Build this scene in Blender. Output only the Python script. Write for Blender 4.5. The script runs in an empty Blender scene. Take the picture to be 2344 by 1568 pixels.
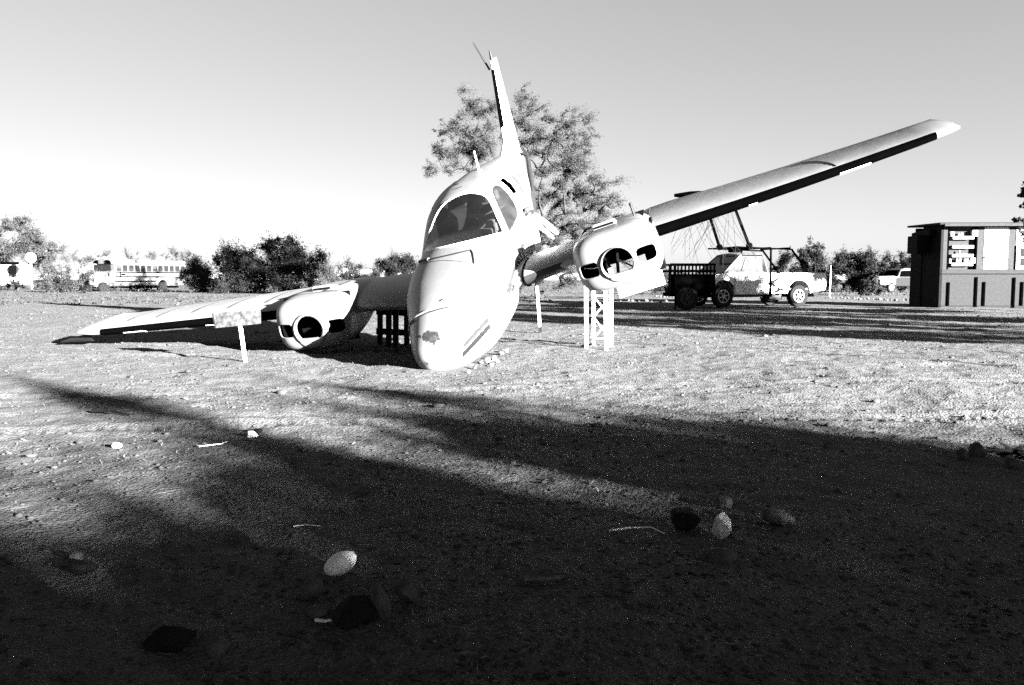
import bpy, math, random
import numpy as np
from mathutils import Vector, Matrix
from mathutils.bvhtree import BVHTree

random.seed(7)
RNG = np.random.default_rng(7)
sc = bpy.context.scene
COL = sc.collection
R = math.radians
PI = math.pi

# ------------------------------------------------------------------ camera
CAM_H = 0.95
F_PX = 1831.0                      # focal length in pixels of a 2344 px wide picture
cam = bpy.data.cameras.new('camera')
cam.sensor_width = 36.0
cam.lens = 36.0 * F_PX / 2344.0
cam.clip_start = 0.05
cam.clip_end = 20000
cam_ob = bpy.data.objects.new('camera', cam)
COL.objects.link(cam_ob)
TILT = math.atan((784.0 - 640.0) / F_PX)
cam_ob.location = (0, 0, CAM_H)
cam_ob.rotation_euler = (PI / 2 - TILT, 0, 0)
sc.camera = cam_ob

# ------------------------------------------------------------------ light
SUN_ELEV = R(11.5)
SUN_TO = Vector((0.74, -0.672, 0)).normalized()          # horizontal direction towards the sun
SUN_ROT = math.atan2(SUN_TO.x, SUN_TO.y)
world = bpy.data.worlds.new('World')
sc.world = world
world.use_nodes = True
nt = world.node_tree
bg = nt.nodes['Background']
sky = nt.nodes.new('ShaderNodeTexSky')
sky.sky_type = 'NISHITA'
sky.sun_disc = False
sky.sun_elevation = SUN_ELEV
sky.sun_rotation = SUN_ROT
sky.air_density = 1.0
sky.dust_density = 1.0
sky.ozone_density = 1.0
sepc = nt.nodes.new('ShaderNodeSeparateColor')            # black and white film behind a red filter
nt.links.new(sky.outputs[0], sepc.inputs[0])
redf = nt.nodes.new('ShaderNodeMath')                    # the filter also holds the blue sky back against the warm sun
redf.operation = 'MULTIPLY'
redf.inputs[1].default_value = 0.262
flat = nt.nodes.new('ShaderNodeMath')                    # film shoulder: bright sky is compressed
flat.operation = 'POWER'
flat.inputs[1].default_value = 0.6
nt.links.new(sepc.outputs[0], flat.inputs[0])
nt.links.new(flat.outputs[0], redf.inputs[0])
nt.links.new(redf.outputs[0], bg.inputs[0])
bg.inputs[1].default_value = 0.05

sun = bpy.data.lights.new('sun', 'SUN')
sun.energy = 5.0
sun.angle = R(0.5)
sun.color = (1, 1, 1)
sun_ob = bpy.data.objects.new('sun', sun)
COL.objects.link(sun_ob)
sdir = Vector((SUN_TO.x * math.cos(SUN_ELEV), SUN_TO.y * math.cos(SUN_ELEV), math.sin(SUN_ELEV)))
sun_ob.rotation_euler = sdir.to_track_quat('Z', 'Y').to_euler()
sun_ob.location = sdir * 60

sc.view_settings.view_transform = 'Standard'
sc.view_settings.look = 'None'
sc.view_settings.exposure = 5.0
sc.view_settings.gamma = 1.0
sc.view_settings.use_curve_mapping = False
sc.render.engine = 'CYCLES'
sc.cycles.max_bounces = 6
sc.cycles.diffuse_bounces = 1
sc.cycles.glossy_bounces = 2
sc.cycles.transmission_bounces = 4
sc.cycles.transparent_max_bounces = 8
sc.cycles.use_denoising = False


# ------------------------------------------------------------------ helpers
def cam_ray(px, py):
    """direction (world) through a pixel of the 2344x1568 picture, y component 1"""
    v = Vector(((px - 1172.0) / F_PX, 1.0, -(py - 784.0) / F_PX))
    c, s = math.cos(TILT), math.sin(TILT)
    d = Vector((v.x, v.y * c + v.z * s, -v.y * s + v.z * c))
    return d / d.y


def at_depth(px, py, y):
    return Vector((0, 0, CAM_H)) + cam_ray(px, py) * y


def on_ground(px, py):
    d = cam_ray(px, py)
    p = Vector((0, 0, CAM_H)) + d * (-CAM_H / d.z)
    return Vector((p.x, p.y, gz(p.x, p.y)))


def project(w):
    w = np.asarray(w, float) - np.array([0, 0, CAM_H])
    c, s = math.cos(TILT), math.sin(TILT)
    z = w[..., 1] * c - w[..., 2] * s
    u = w[..., 1] * s + w[..., 2] * c
    return 1172 + F_PX * w[..., 0] / z, 784 - F_PX * u / z


def vnoise(x, y, seed=0):
    x = np.asarray(x, float)
    y = np.asarray(y, float)
    xi = np.floor(x).astype(np.int64)
    yi = np.floor(y).astype(np.int64)
    fx = x - xi
    fy = y - yi
    fx = fx * fx * (3 - 2 * fx)
    fy = fy * fy * (3 - 2 * fy)

    def h(a, b):
        n = (a * 374761393 + b * 668265263 + seed * 1442695041) & 0x7fffffff
        n = ((n ^ (n >> 13)) * 1274126177) & 0x7fffffff
        return ((n ^ (n >> 16)) & 0xffff) / 65535.0
    a = h(xi, yi) * (1 - fx) + h(xi + 1, yi) * fx
    b = h(xi, yi + 1) * (1 - fx) + h(xi + 1, yi + 1) * fx
    return (a * (1 - fy) + b * fy) * 2 - 1


def gz_np(x, y):
    r = np.hypot(x, y)
    near = np.clip(1.2 - r / 60.0, 0.15, 1)
    z = 0.030 * vnoise(x / 1.9, y / 1.9, 1) + 0.016 * vnoise(x / 0.62 + 5, y / 0.62, 2)
    fine = 0.010 * vnoise(x / 0.23, y / 0.23 + 9, 3) + 0.006 * vnoise(x / 0.1 + 3, y / 0.1, 4)
    fine += 0.006 * np.clip(vnoise(x / 0.07, y / 0.07, 5) - 0.35, 0, 1)
    # wind and wheel combed ripples, lying across the light
    rip = 0.006 * np.sin((0.35 * x + 0.94 * y) * 26 + 3.5 * vnoise(x / 0.7, y / 0.7, 8)) * np.clip(vnoise(x / 1.1, y / 0.9, 6), 0, 1)
    rut = 0
    for c0, sl in ((5.35, .10), (7.0, .10), (10.3, .03), (12.0, .03)):
        dd = np.abs(y - (c0 + sl * x + .25 * vnoise(x / 5, x * 0 + c0, 31)))
        rut = rut - .016 * np.exp(-(dd / .11) ** 4) + .012 * np.exp(-((dd - .17) / .06) ** 2)
        rut = rut + .005 * np.sin(x * 75 + dd * 40) * np.exp(-(dd / .1) ** 4)
    return (z + fine + rip + rut * (.35 + .65 * np.clip(vnoise(x / 2.3, y / 2.3, 33) + .5, 0, 1))) * near


def gz(x, y):
    return float(gz_np(np.array([x]), np.array([y]))[0])


def fast_mesh(name, verts, faces):
    """verts (n,3) array, faces (m,k) array, all faces the same size"""
    verts = np.asarray(verts, np.float32)
    faces = np.asarray(faces, np.int32)
    me = bpy.data.meshes.new(name)
    k = faces.shape[1]
    me.vertices.add(len(verts))
    me.vertices.foreach_set('co', verts.ravel())
    me.loops.add(faces.size)
    me.loops.foreach_set('vertex_index', faces.ravel())
    me.polygons.add(len(faces))
    me.polygons.foreach_set('loop_start', np.arange(0, faces.size, k, dtype=np.int32))
    me.polygons.foreach_set('loop_total', np.full(len(faces), k, np.int32))
    me.update(calc_edges=True)
    me.validate()
    return me


def link(name, me, mats, parent=None, smooth=False):
    if not isinstance(mats, (list, tuple)):
        mats = [mats]
    for m in mats:
        me.materials.append(m)
    if smooth:
        me.polygons.foreach_set('use_smooth', np.ones(len(me.polygons), bool))
        if len(me.polygons) < 60000:
            me.set_sharp_from_angle(angle=R(48))
    o = bpy.data.objects.new(name, me)
    COL.objects.link(o)
    if parent is not None:
        o.parent = parent
    return o


class MB:
    def __init__(s):
        s.v = []
        s.f = []
        s.m = []

    def add(s, verts, faces, mi=0):
        b = len(s.v)
        s.v += [tuple(p) for p in verts]
        s.f += [tuple(i + b for i in f) for f in faces]
        s.m += [mi] * len(faces)
        return s

    def box(s, c, size, rot=None, mi=0):
        hx, hy, hz = (q / 2 for q in size)
        vs = [Vector((x, y, z)) for x in (-hx, hx) for y in (-hy, hy) for z in (-hz, hz)]
        if rot is not None:
            vs = [rot @ q for q in vs]
        c = Vector(c)
        vs = [q + c for q in vs]
        fs = [(0, 1, 3, 2), (4, 6, 7, 5), (0, 4, 5, 1), (2, 3, 7, 6), (0, 2, 6, 4), (1, 5, 7, 3)]
        return s.add(vs, fs, mi)

    def bar(s, a, b, w, h, mi=0):
        a, b = Vector(a), Vector(b)
        d = b - a
        rot = d.to_track_quat('X', 'Z').to_matrix()
        return s.box((a + b) / 2, (d.length, w, h), rot, mi)

    def tube(s, pts, r, n=8, mi=0):
        pts = [Vector(p) for p in pts]
        rs = r if isinstance(r, (list, tuple)) else [r] * len(pts)
        rings = []
        prev = None
        for i, p in enumerate(pts):
            t = (pts[min(i + 1, len(pts) - 1)] - pts[max(i - 1, 0)])
            if t.length < 1e-9:
                t = Vector((0, 0, 1))
            t.normalize()
            if prev is None:
                a = t.orthogonal().normalized()
            else:
                a = (prev - t * prev.dot(t))
                a = a.normalized() if a.length > 1e-6 else t.orthogonal().normalized()
            prev = a
            b = t.cross(a)
            rings.append([p + (a * math.cos(2 * PI * k / n) + b * math.sin(2 * PI * k / n)) * rs[i] for k in range(n)])
        return s.loft(rings, True, True, mi)

    def loft(s, rings, closed=True, caps=True, mi=0):
        n = len(rings[0])
        vs = [p for rg in rings for p in rg]
        fs = []
        for i in range(len(rings) - 1):
            for k in range(n if closed else n - 1):
                k2 = (k + 1) % n
                fs.append((i * n + k, i * n + k2, (i + 1) * n + k2, (i + 1) * n + k))
        if caps:
            fs.append(tuple(range(n - 1, -1, -1)))
            fs.append(tuple((len(rings) - 1) * n + k for k in range(n)))
        return s.add(vs, fs, mi)

    def prism(s, poly, y0, y1, mi=0, axes='xz'):
        """extrude a polygon given in (x,z) from y0 to y1"""
        if axes == 'xz':
            mk = lambda p, q: (p[0], q, p[1])
        elif axes == 'yz':
            mk = lambda p, q: (q, p[0], p[1])
        else:
            mk = lambda p, q: (p[0], p[1], q)
        return s.loft([[mk(p, y0) for p in poly], [mk(p, y1) for p in poly]], True, True, mi)

    def ball(s, c, r, n=8, mi=0, sq=(1, 1, 1)):
        rings = []
        for i in range(1, n):
            a = PI * i / n
            rings.append([Vector(c) + Vector((math.sin(a) * math.cos(2 * PI * k / (2 * n)) * r * sq[0],
                                              math.sin(a) * math.sin(2 * PI * k / (2 * n)) * r * sq[1],
                                              math.cos(a) * r * sq[2])) for k in range(2 * n)])
        return s.loft(rings, True, True, mi)

    def disc_ring(s, c, axis, r0, r1, w, n=24, mi=0):
        """annulus solid (a tyre or a rim) about an axis"""
        ax = Vector(axis).normalized()
        a = ax.orthogonal().normalized()
        b = ax.cross(a)
        c = Vector(c)
        rings = []
        for k in range(n):
            d = a * math.cos(2 * PI * k / n) + b * math.sin(2 * PI * k / n)
            e = w * 0.5
            rings.append([c + d * r0 - ax * e, c + d * (r1 * .86 + r0 * .14) - ax * e * 1.0, c + d * r1 - ax * e * .7,
                          c + d * r1 + ax * e * .7, c + d * (r1 * .86 + r0 * .14) + ax * e, c + d * r0 + ax * e])
        rings.append(rings[0])
        return s.loft(rings, True, False, mi)

    def build(s, name, mats, parent=None, smooth=False, bevel=0):
        me = bpy.data.meshes.new(name)
        me.from_pydata(s.v, [], s.f)
        me.update()
        import bmesh
        bm = bmesh.new()
        bm.from_mesh(me)
        bmesh.ops.recalc_face_normals(bm, faces=bm.faces)
        bm.to_mesh(me)
        bm.free()
        me.polygons.foreach_set('material_index', np.array(s.m, np.int32))
        o = link(name, me, mats, parent, smooth)
        if bevel:
            m = o.modifiers.new('bevel', 'BEVEL')
            m.width = bevel
            m.segments = 2
            m.limit_method = 'ANGLE'
        return o


def tag(o, label=None, cat=None, group=None, kind=None):
    if label:
        o['label'] = label
    if cat:
        o['category'] = cat
    if group:
        o['group'] = group
    if kind:
        o['kind'] = kind
    return o


def thing(name, label, cat, loc=(0, 0, 0), rotz=0.0, group=None):
    o = bpy.data.objects.new(name, None)
    COL.objects.link(o)
    o.location = loc
    o.rotation_euler = (0, 0, rotz)
    return tag(o, label, cat, group)


# ------------------------------------------------------------------ materials (grey: a black and white picture)
def mat(name, v, rough=0.7, var=0.15, scale=6.0, bump=0.0, bscale=30.0, metal=0.0, spec=0.3, coord='Object', detail=5.0, two=None):
    if v < .25:
        v *= .43
        two = (two[0] * .43, two[1] * .43) if two else None
    m = bpy.data.materials.new(name)
    m.use_nodes = True
    n = m.node_tree
    b = n.nodes['Principled BSDF']
    b.inputs['Roughness'].default_value = rough
    b.inputs['Metallic'].default_value = metal
    b.inputs['Specular IOR Level'].default_value = spec
    tc = n.nodes.new('ShaderNodeTexCoord')
    nz = n.nodes.new('ShaderNodeTexNoise')
    nz.inputs['Scale'].default_value = scale
    nz.inputs['Detail'].default_value = detail
    n.links.new(tc.outputs[coord], nz.inputs['Vector'])
    rp = n.nodes.new('ShaderNodeValToRGB')
    lo, hi = v * (1 - var), min(0.9, v * (1 + var))
    if two:
        lo, hi = two
    rp.color_ramp.elements[0].position = 0.32
    rp.color_ramp.elements[1].position = 0.68
    rp.color_ramp.elements[0].color = (lo, lo, lo, 1)
    rp.color_ramp.elements[1].color = (hi, hi, hi, 1)
    n.links.new(nz.outputs['Fac'], rp.inputs['Fac'])
    n.links.new(rp.outputs['Color'], b.inputs['Base Color'])
    if bump:
        nb = n.nodes.new('ShaderNodeTexNoise')
        nb.inputs['Scale'].default_value = bscale
        nb.inputs['Detail'].default_value = 4
        n.links.new(tc.outputs[coord], nb.inputs['Vector'])
        bp = n.nodes.new('ShaderNodeBump')
        bp.inputs['Strength'].default_value = 1.0
        bp.inputs['Distance'].default_value = bump
        n.links.new(nb.outputs['Fac'], bp.inputs['Height'])
        n.links.new(bp.outputs['Normal'], b.inputs['Normal'])
    return m


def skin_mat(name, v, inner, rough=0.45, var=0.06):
    """painted sheet metal with back faces dark for the shade inside"""
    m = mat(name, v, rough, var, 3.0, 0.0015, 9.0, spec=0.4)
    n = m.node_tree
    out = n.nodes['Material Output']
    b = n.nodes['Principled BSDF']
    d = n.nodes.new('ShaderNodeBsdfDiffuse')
    d.inputs['Color'].default_value = (inner, inner, inner, 1)  # shade of the interior put into the back face colour
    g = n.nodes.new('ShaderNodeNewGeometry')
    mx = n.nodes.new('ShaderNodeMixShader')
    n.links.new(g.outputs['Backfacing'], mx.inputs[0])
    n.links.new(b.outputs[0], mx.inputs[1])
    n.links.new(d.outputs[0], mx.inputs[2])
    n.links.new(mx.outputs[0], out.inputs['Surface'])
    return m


def glass_mat(name, tint=0.5, gloss=0.12, rough=0.08, dust=0.0):
    m = bpy.data.materials.new(name)
    m.use_nodes = True
    n = m.node_tree
    out = n.nodes['Material Output']
    n.nodes.remove(n.nodes['Principled BSDF'])
    t = n.nodes.new('ShaderNodeBsdfTransparent')
    t.inputs['Color'].default_value = (tint, tint, tint, 1)
    g = n.nodes.new('ShaderNodeBsdfGlossy')
    g.inputs['Roughness'].default_value = rough
    fr = n.nodes.new('ShaderNodeFresnel')
    fr.inputs['IOR'].default_value = 1.45
    mx = n.nodes.new('ShaderNodeMixShader')
    n.links.new(fr.outputs[0], mx.inputs[0])
    n.links.new(t.outputs[0], mx.inputs[1])
    n.links.new(g.outputs[0], mx.inputs[2])
    last = mx
    if dust:
        d = n.nodes.new('ShaderNodeBsdfDiffuse')
        tc = n.nodes.new('ShaderNodeTexCoord')
        nz = n.nodes.new('ShaderNodeTexNoise')
        nz.inputs['Scale'].default_value = 5
        nz.inputs['Detail'].default_value = 6
        n.links.new(tc.outputs['Object'], nz.inputs['Vector'])
        ml = n.nodes.new('ShaderNodeMath')
        ml.operation = 'MULTIPLY'
        ml.inputs[1].default_value = dust * 2
        n.links.new(nz.outputs['Fac'], ml.inputs[0])
        d.inputs['Color'].default_value = (.4, .4, .4, 1)
        m2 = n.nodes.new('ShaderNodeMixShader')
        n.links.new(ml.outputs[0], m2.inputs[0])
        n.links.new(mx.outputs[0], m2.inputs[1])
        n.links.new(d.outputs[0], m2.inputs[2])
        last = m2
    n.links.new(last.outputs[0], out.inputs['Surface'])
    return m


def leaf_mat(name, lo, hi):
    m = mat(name, hi, 0.6, 0.2, 1.6, two=(lo, hi), spec=0.04)
    return m


M = {}
M['white'] = mat('white_paint', .5, .4, .06, 4, .0012, 12, spec=.4)
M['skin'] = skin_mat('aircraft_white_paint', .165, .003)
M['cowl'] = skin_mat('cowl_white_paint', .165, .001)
M['wing'] = mat('wing_white_paint', .22, .5, .14, 2.5, .0015, 8, spec=.4)
M['boot'] = mat('black_rubber', .001, .9, .2, 8, .0006, 40, spec=0)
M['wing_shade'] = mat('wing_underside_shade', .015, .7, .4, 8, .001, 40, spec=.15)
M['dark'] = mat('dark_metal', .006, .6, .3, 8, .0008, 40, spec=.2)
M['black'] = mat('black_paint', .001, .9, .3, 8, .0005, 40, spec=0)
M['stripe'] = mat('grey_trim_paint', .005, .5, .15, 14, spec=.3)
M['stripe_pale'] = mat('pale_grey_trim_paint', .022, .5, .15, 14, spec=.3)
M['peel'] = mat('peeled_primer', .022, .8, .5, 30, .002, 60, spec=.1)
M['mid_grey'] = mat('mottled_grey', .06, .6, .5, 12, spec=.2)
M['frost'] = mat('frosted_window', .022, .5, .1, 12, spec=.3)
M['glass'] = glass_mat('windshield_glass', .55, rough=.1, dust=.004)
M['glass_dusty'] = glass_mat('dusty_side_glass', .5, rough=.1, dust=.022)
M['glass_dark'] = mat('dark_window_glass', .012, .12, .3, 6, spec=.5)
M['seat'] = mat('seat_vinyl', .012, .7, .3, 10, .002, 30)
M['dash'] = mat('dashboard', .14, .7, .4, 8, .002, 30)
M['pale_cloth'] = mat('pale_torn_lining', .3, .8, .3, 10, .004, 20)
M['bay'] = mat('engine_bay_shade', .0008, .9, .2, 8, spec=.05)
M['steel_white'] = mat('white_steel_tube', .62, .5, .15, 20, .0008, 60, spec=.3)
M['steel_dark'] = mat('rusty_steel', .008, .8, .4, 15, .001, 60, spec=.1)
M['wood_dark'] = mat('weathered_dark_wood', .012, .85, .5, 18, .002, 40, spec=.1)
M['wood_pale'] = mat('bleached_wood', .4, .85, .3, 18, .002, 50, spec=.1)
M['wood_worn'] = mat('worn_wood', .12, .9, .5, 30, .004, 60, spec=.05)
M['sash'] = mat('dusty_bus_glass', .012, .4, .5, 4, spec=.2)
M['sign'] = mat('weathered_sign_board', .2, .8, .5, 22, .002, 50, spec=.1, two=(.018, .085))
M['tyre'] = mat('tyre_rubber', .005, .85, .3, 20, .002, 60, spec=.1)
M['rim'] = mat('wheel_rim', .16, .4, .15, 10, spec=.4)
M['truck'] = mat('truck_white_paint', .35, .5, .18, 5, .001, 20, spec=.4, two=(.14, .24))
M['truck_roof'] = mat('faded_cab_paint', .06, .6, .35, 9, .001, 30, spec=.3)
M['bus'] = mat('bus_paint', .13, .5, .12, 4, spec=.35)
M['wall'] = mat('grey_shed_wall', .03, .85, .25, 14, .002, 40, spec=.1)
M['wall_dark'] = mat('shed_side_shade', .002, .85, .3, 14, .002, 40, spec=.1)  # the side's shade is put into this near-black colour
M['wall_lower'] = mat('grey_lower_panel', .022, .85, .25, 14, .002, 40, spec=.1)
M['door_white'] = mat('white_door_paint', .25, .6, .08, 6, spec=.3)
M['bark'] = mat('bark', .03, .9, .5, 9, .01, 14, spec=.05)
M['leaf_mid'] = leaf_mat('mesquite_leaf', .012, .055)
M['leaf_dark'] = leaf_mat('creosote_leaf', .002, .022)
M['leaf_pale'] = leaf_mat('pale_brittlebush_leaf', .02, .07)
M['leaf_shade'] = leaf_mat('shade_tree_leaf', .01, .03)
M['stone_white'] = mat('white_stone', .5, .8, .2, 30, .0004, 30, spec=.2)
M['stone_pale'] = mat('pale_porous_stone', .25, .9, .35, 28, .003, 32, spec=.1)
M['stone_grey'] = mat('grey_stone', .08, .9, .4, 25, .003, 28, spec=.1)
M['stone_dark'] = mat('dark_stone', .012, .9, .4, 25, .004, 40, spec=.1)
M['pebble'] = mat('pebble', .2, .9, .5, 3, spec=.1, two=(.025, .085))
M['agave'] = mat('dry_leaf_blade', .03, .7, .4, 10, .002, 30, spec=.2)
M['hill'] = mat('haze_pale_hill', .3, .95, .2, .004, spec=.05, coord='Object')  # pale tone stands in for distance haze


def ground_mat():
    m = bpy.data.materials.new('gravelly_desert_ground')
    m.use_nodes = True
    n = m.node_tree
    b = n.nodes['Principled BSDF']
    b.inputs['Roughness'].default_value = .95
    b.inputs['Specular IOR Level'].default_value = .05
    tc = n.nodes.new('ShaderNodeTexCoord')

    def noise(scale, detail=4, rough=.6):
        q = n.nodes.new('ShaderNodeTexNoise')
        q.inputs['Scale'].default_value = scale
        q.inputs['Detail'].default_value = detail
        q.inputs['Roughness'].default_value = rough
        n.links.new(tc.outputs['Object'], q.inputs['Vector'])
        return q
    big = noise(.35, 3)
    mid = noise(9, 4)
    fin = noise(70, 3)
    vor = n.nodes.new('ShaderNodeTexVoronoi')
    vor.inputs['Scale'].default_value = 55
    n.links.new(tc.outputs['Object'], vor.inputs['Vector'])

    def mth(op, a, c):
        q = n.nodes.new('ShaderNodeMath')
        q.operation = op
        for i, z in enumerate((a, c)):
            if isinstance(z, (int, float)):
                q.inputs[i].default_value = z
            else:
                n.links.new(z, q.inputs[i])
        return q.outputs[0]
    colr = n.nodes.new('ShaderNodeValToRGB')
    e = colr.color_ramp.elements
    e[0].position = .30
    e[0].color = (.0165, .0165, .0165, 1)
    e[1].position = .66
    e[1].color = (.074, .074, .074, 1)
    s = mth('ADD', mth('MULTIPLY', fin.outputs['Fac'], .55), mth('ADD', mth('MULTIPLY', mid.outputs['Fac'], .28), mth('MULTIPLY', big.outputs['Fac'], .17)))
    n.links.new(s, colr.inputs['Fac'])
    n.links.new(colr.outputs['Color'], b.inputs['Base Color'])
    h = mth('ADD', mth('MULTIPLY', mth('SUBTRACT', 1.0, vor.outputs['Distance']), .006),
            mth('ADD', mth('MULTIPLY', fin.outputs['Fac'], .008), mth('MULTIPLY', mid.outputs['Fac'], .022)))
    bp = n.nodes.new('ShaderNodeBump')
    bp.inputs['Strength'].default_value = 1.0
    bp.inputs['Distance'].default_value = 1.0
    n.links.new(h, bp.inputs['Height'])
    n.links.new(bp.outputs['Normal'], b.inputs['Normal'])
    return m


M['ground'] = ground_mat()

# ------------------------------------------------------------------ setting: ground, hills, gravel
ang = np.concatenate([np.linspace(-PI, -R(40), 50)[:-1], np.linspace(-R(40), R(40), 900), np.linspace(R(40), PI, 50)[1:]])
rad = np.concatenate([[0.15, .35, .6, .85, 1.1], np.geomspace(1.35, 45, 520), np.geomspace(46, 9000, 60)])
AA, RR = np.meshgrid(ang, rad)
gx, gy = np.sin(AA) * RR, np.cos(AA) * RR
gv = np.stack([gx, gy, gz_np(gx, gy)], -1)
nr, na = AA.shape
idx = np.arange(nr * na).reshape(nr, na)
gf = np.stack([idx[:-1, :-1], idx[:-1, 1:], idx[1:, 1:], idx[1:, :-1]], -1).reshape(-1, 4)
gf = gf[:, ::-1]
me = fast_mesh('ground', gv.reshape(-1, 3), gf)
gnd = link('ground', me, M['ground'], smooth=True)
tag(gnd, kind='structure')

hv, hf = [], []
for j, (dist, hmax, sd) in enumerate(((2600, 70, 11), (4200, 130, 12))):
    th = np.linspace(-R(60), R(60), 220)
    prof = np.clip(.45 + .4 * vnoise(th * 9, th * 0, sd) + .2 * vnoise(th * 30, th * 0, sd + 3) + .08 * vnoise(th * 90, th * 0, sd + 5), .04, 2) * hmax
    left = np.interp(np.degrees(th), [-60, -34, -26, -22, -14, -8, 0, 60], [.9, .55, 1.0, .6, .5, .75, .45, .3])
    prof = prof * left
    b0 = len(hv)
    for t, h in zip(th, prof):
        hv += [(math.sin(t) * (dist - 500), math.cos(t) * (dist - 500), -2),
               (math.sin(t) * (dist - 150), math.cos(t) * (dist - 150), h * .62),
               (math.sin(t) * dist, math.cos(t) * dist, h), (math.sin(t) * (dist + 700), math.cos(t) * (dist + 700), -2)]
    for i in range(len(th) - 1):
        for k in range(3):
            a = b0 + i * 4 + k
            hf.append((a, a + 4, a + 5, a + 1))
hm = fast_mesh('hills', np.array(hv), np.array(hf))
tag(link('hills', hm, M['hill'], smooth=True), kind='structure')

# loose gravel, one uncountable mass
ico = [(0, 0, 1)] + [(math.cos(a) * .894, math.sin(a) * .894, .447) for a in np.arange(5) * 2 * PI / 5] + \
      [(math.cos(a) * .894, math.sin(a) * .894, -.447) for a in np.arange(5) * 2 * PI / 5 + PI / 5] + [(0, 0, -1)]
icof = [(0, 1 + i, 1 + (i + 1) % 5) for i in range(5)] + [(1 + i, 6 + i, 1 + (i + 1) % 5) for i in range(5)] + \
       [(1 + (i + 1) % 5, 6 + i, 6 + (i + 1) % 5) for i in range(5)] + [(11, 6 + (i + 1) % 5, 6 + i) for i in range(5)]
ico = np.array(ico)
icof = np.array(icof)
NP_ = 34000
pr = np.exp(RNG.uniform(math.log(1.5), math.log(30), NP_))
pa = RNG.uniform(-R(38), R(38), NP_)
px_, py_ = np.sin(pa) * pr, np.cos(pa) * pr
size = np.clip(RNG.lognormal(math.log(.005), .45, NP_) * (0.7 + pr / 14), .0025, .03)
clod = RNG.random(NP_) < .08
size = np.where(clod & (pr > 4.5), size * RNG.uniform(1.5, 2.3, NP_), size)
keep = RNG.random(NP_) < np.clip(.55 + .6 * vnoise(px_ / 1.3, py_ / 1.3, 21), .12, 1)
px_, py_, size = px_[keep], py_[keep], size[keep]
n_ = len(px_)
sh = RNG.uniform(.6, 1.25, (n_, 12, 3)) * ico[None]
sh[..., 2] *= .62
rot = RNG.uniform(0, 2 * PI, n_)
c_, s_ = np.cos(rot)[:, None], np.sin(rot)[:, None]
X_ = sh[..., 0] * c_ - sh[..., 1] * s_
Y_ = sh[..., 0] * s_ + sh[..., 1] * c_
pv = np.stack([X_ * size[:, None] * 1.25 + px_[:, None], Y_ * size[:, None] + py_[:, None],
               sh[..., 2] * size[:, None] + (gz_np(px_, py_) + size * .25)[:, None]], -1)
pf = (icof[None] + (np.arange(n_) * 12)[:, None, None]).reshape(-1, 3)
grv = link('gravel', fast_mesh('gravel', pv.reshape(-1, 3), pf), M['pebble'])
tag(grv, 'loose gravel strewn over the desert ground', 'gravel', kind='stuff')

# ================================================================== the wrecked aircraft
YAW, PITCH, ROLL = -0.145, 0.371, 0.224
T0 = Vector((-0.893, 8.38, 0.135))
Rp = Matrix(((math.cos(PITCH), 0, math.sin(PITCH)), (0, 1, 0), (-math.sin(PITCH), 0, math.cos(PITCH))))
Rr = Matrix(((1, 0, 0), (0, math.cos(ROLL), -math.sin(ROLL)), (0, math.sin(ROLL), math.cos(ROLL))))
Rz = Matrix.Rotation(YAW, 3, 'Z')
Bm = Matrix(((0, 1, 0), (-1, 0, 0), (0, 0, 1)))
RP = Rz @ Bm @ Rp @ Rr
plane = thing('airplane', 'wrecked white twin engined airplane nose down in the gravel', 'airplane')
MW = Matrix.Translation(T0) @ RP.to_4x4()
plane.matrix_world = MW
plane.location = T0
plane.rotation_euler = RP.to_euler()
RPn = np.array(RP)
T0n = np.array(T0)


def loc_of(w):
    return RP.transposed() @ (Vector(w) - T0)


def P2(a):
    return project(np.asarray(a, float) @ RPn.T + T0n)


# station: X, half width, mid z, top z, bottom z, exponent
ST = np.array([
    (.02, .004, -.06, -.056, -.066, 2.0), (-.02, .095, -.05, .03, -.155, 2.0), (-.08, .16, -.04, .088, -.222, 2.05), (-.2, .22, -.03, .155, -.32, 2.1),
    (-.45, .30, -.02, .242, -.425, 2.25), (-.9, .43, -.01, .35, -.58, 2.4), (-1.5, .60, 0, .445, -.70, 2.5), (-2.1, .685, .0, .50, -.69, 2.5),
    (-2.6, .70, .02, .535, -.60, 2.5), (-2.9, .715, .06, .655, -.58, 2.5), (-3.2, .735, .10, .79, -.575, 2.5), (-3.5, .75, .12, .885, -.57, 2.55), (-3.9, .725, .12, .922, -.56, 2.6),
    (-4.4, .66, .12, .895, -.545, 2.6), (-5.0, .595, .12, .85, -.475, 2.6), (-5.6, .51, .13, .78, -.375, 2.5), (-6.3, .40, .17, .69, -.215, 2.4),
    (-7.2, .245, .22, .59, -.035, 2.2), (-8.0, .12, .28, .49, .105, 2.1), (-8.35, .055, .30, .39, .205, 2.0)])


def pchip(x, xp, fp):
    xp = xp[::-1]
    fp = fp[::-1]
    h = np.diff(xp)
    dl = np.diff(fp) / h
    d = np.zeros_like(fp)
    for i in range(1, len(fp) - 1):
        if dl[i - 1] * dl[i] > 0:
            w1, w2 = 2 * h[i] + h[i - 1], h[i] + 2 * h[i - 1]
            d[i] = (w1 + w2) / (w1 / dl[i - 1] + w2 / dl[i])
    d[0], d[-1] = dl[0], dl[-1]
    k = np.clip(np.searchsorted(xp, x) - 1, 0, len(h) - 1)
    t = (x - xp[k]) / h[k]
    return ((2 * t ** 3 - 3 * t ** 2 + 1) * fp[k] + (t ** 3 - 2 * t ** 2 + t) * h[k] * d[k] +
            (-2 * t ** 3 + 3 * t ** 2) * fp[k + 1] + (t ** 3 - t ** 2) * h[k] * d[k + 1])


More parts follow.
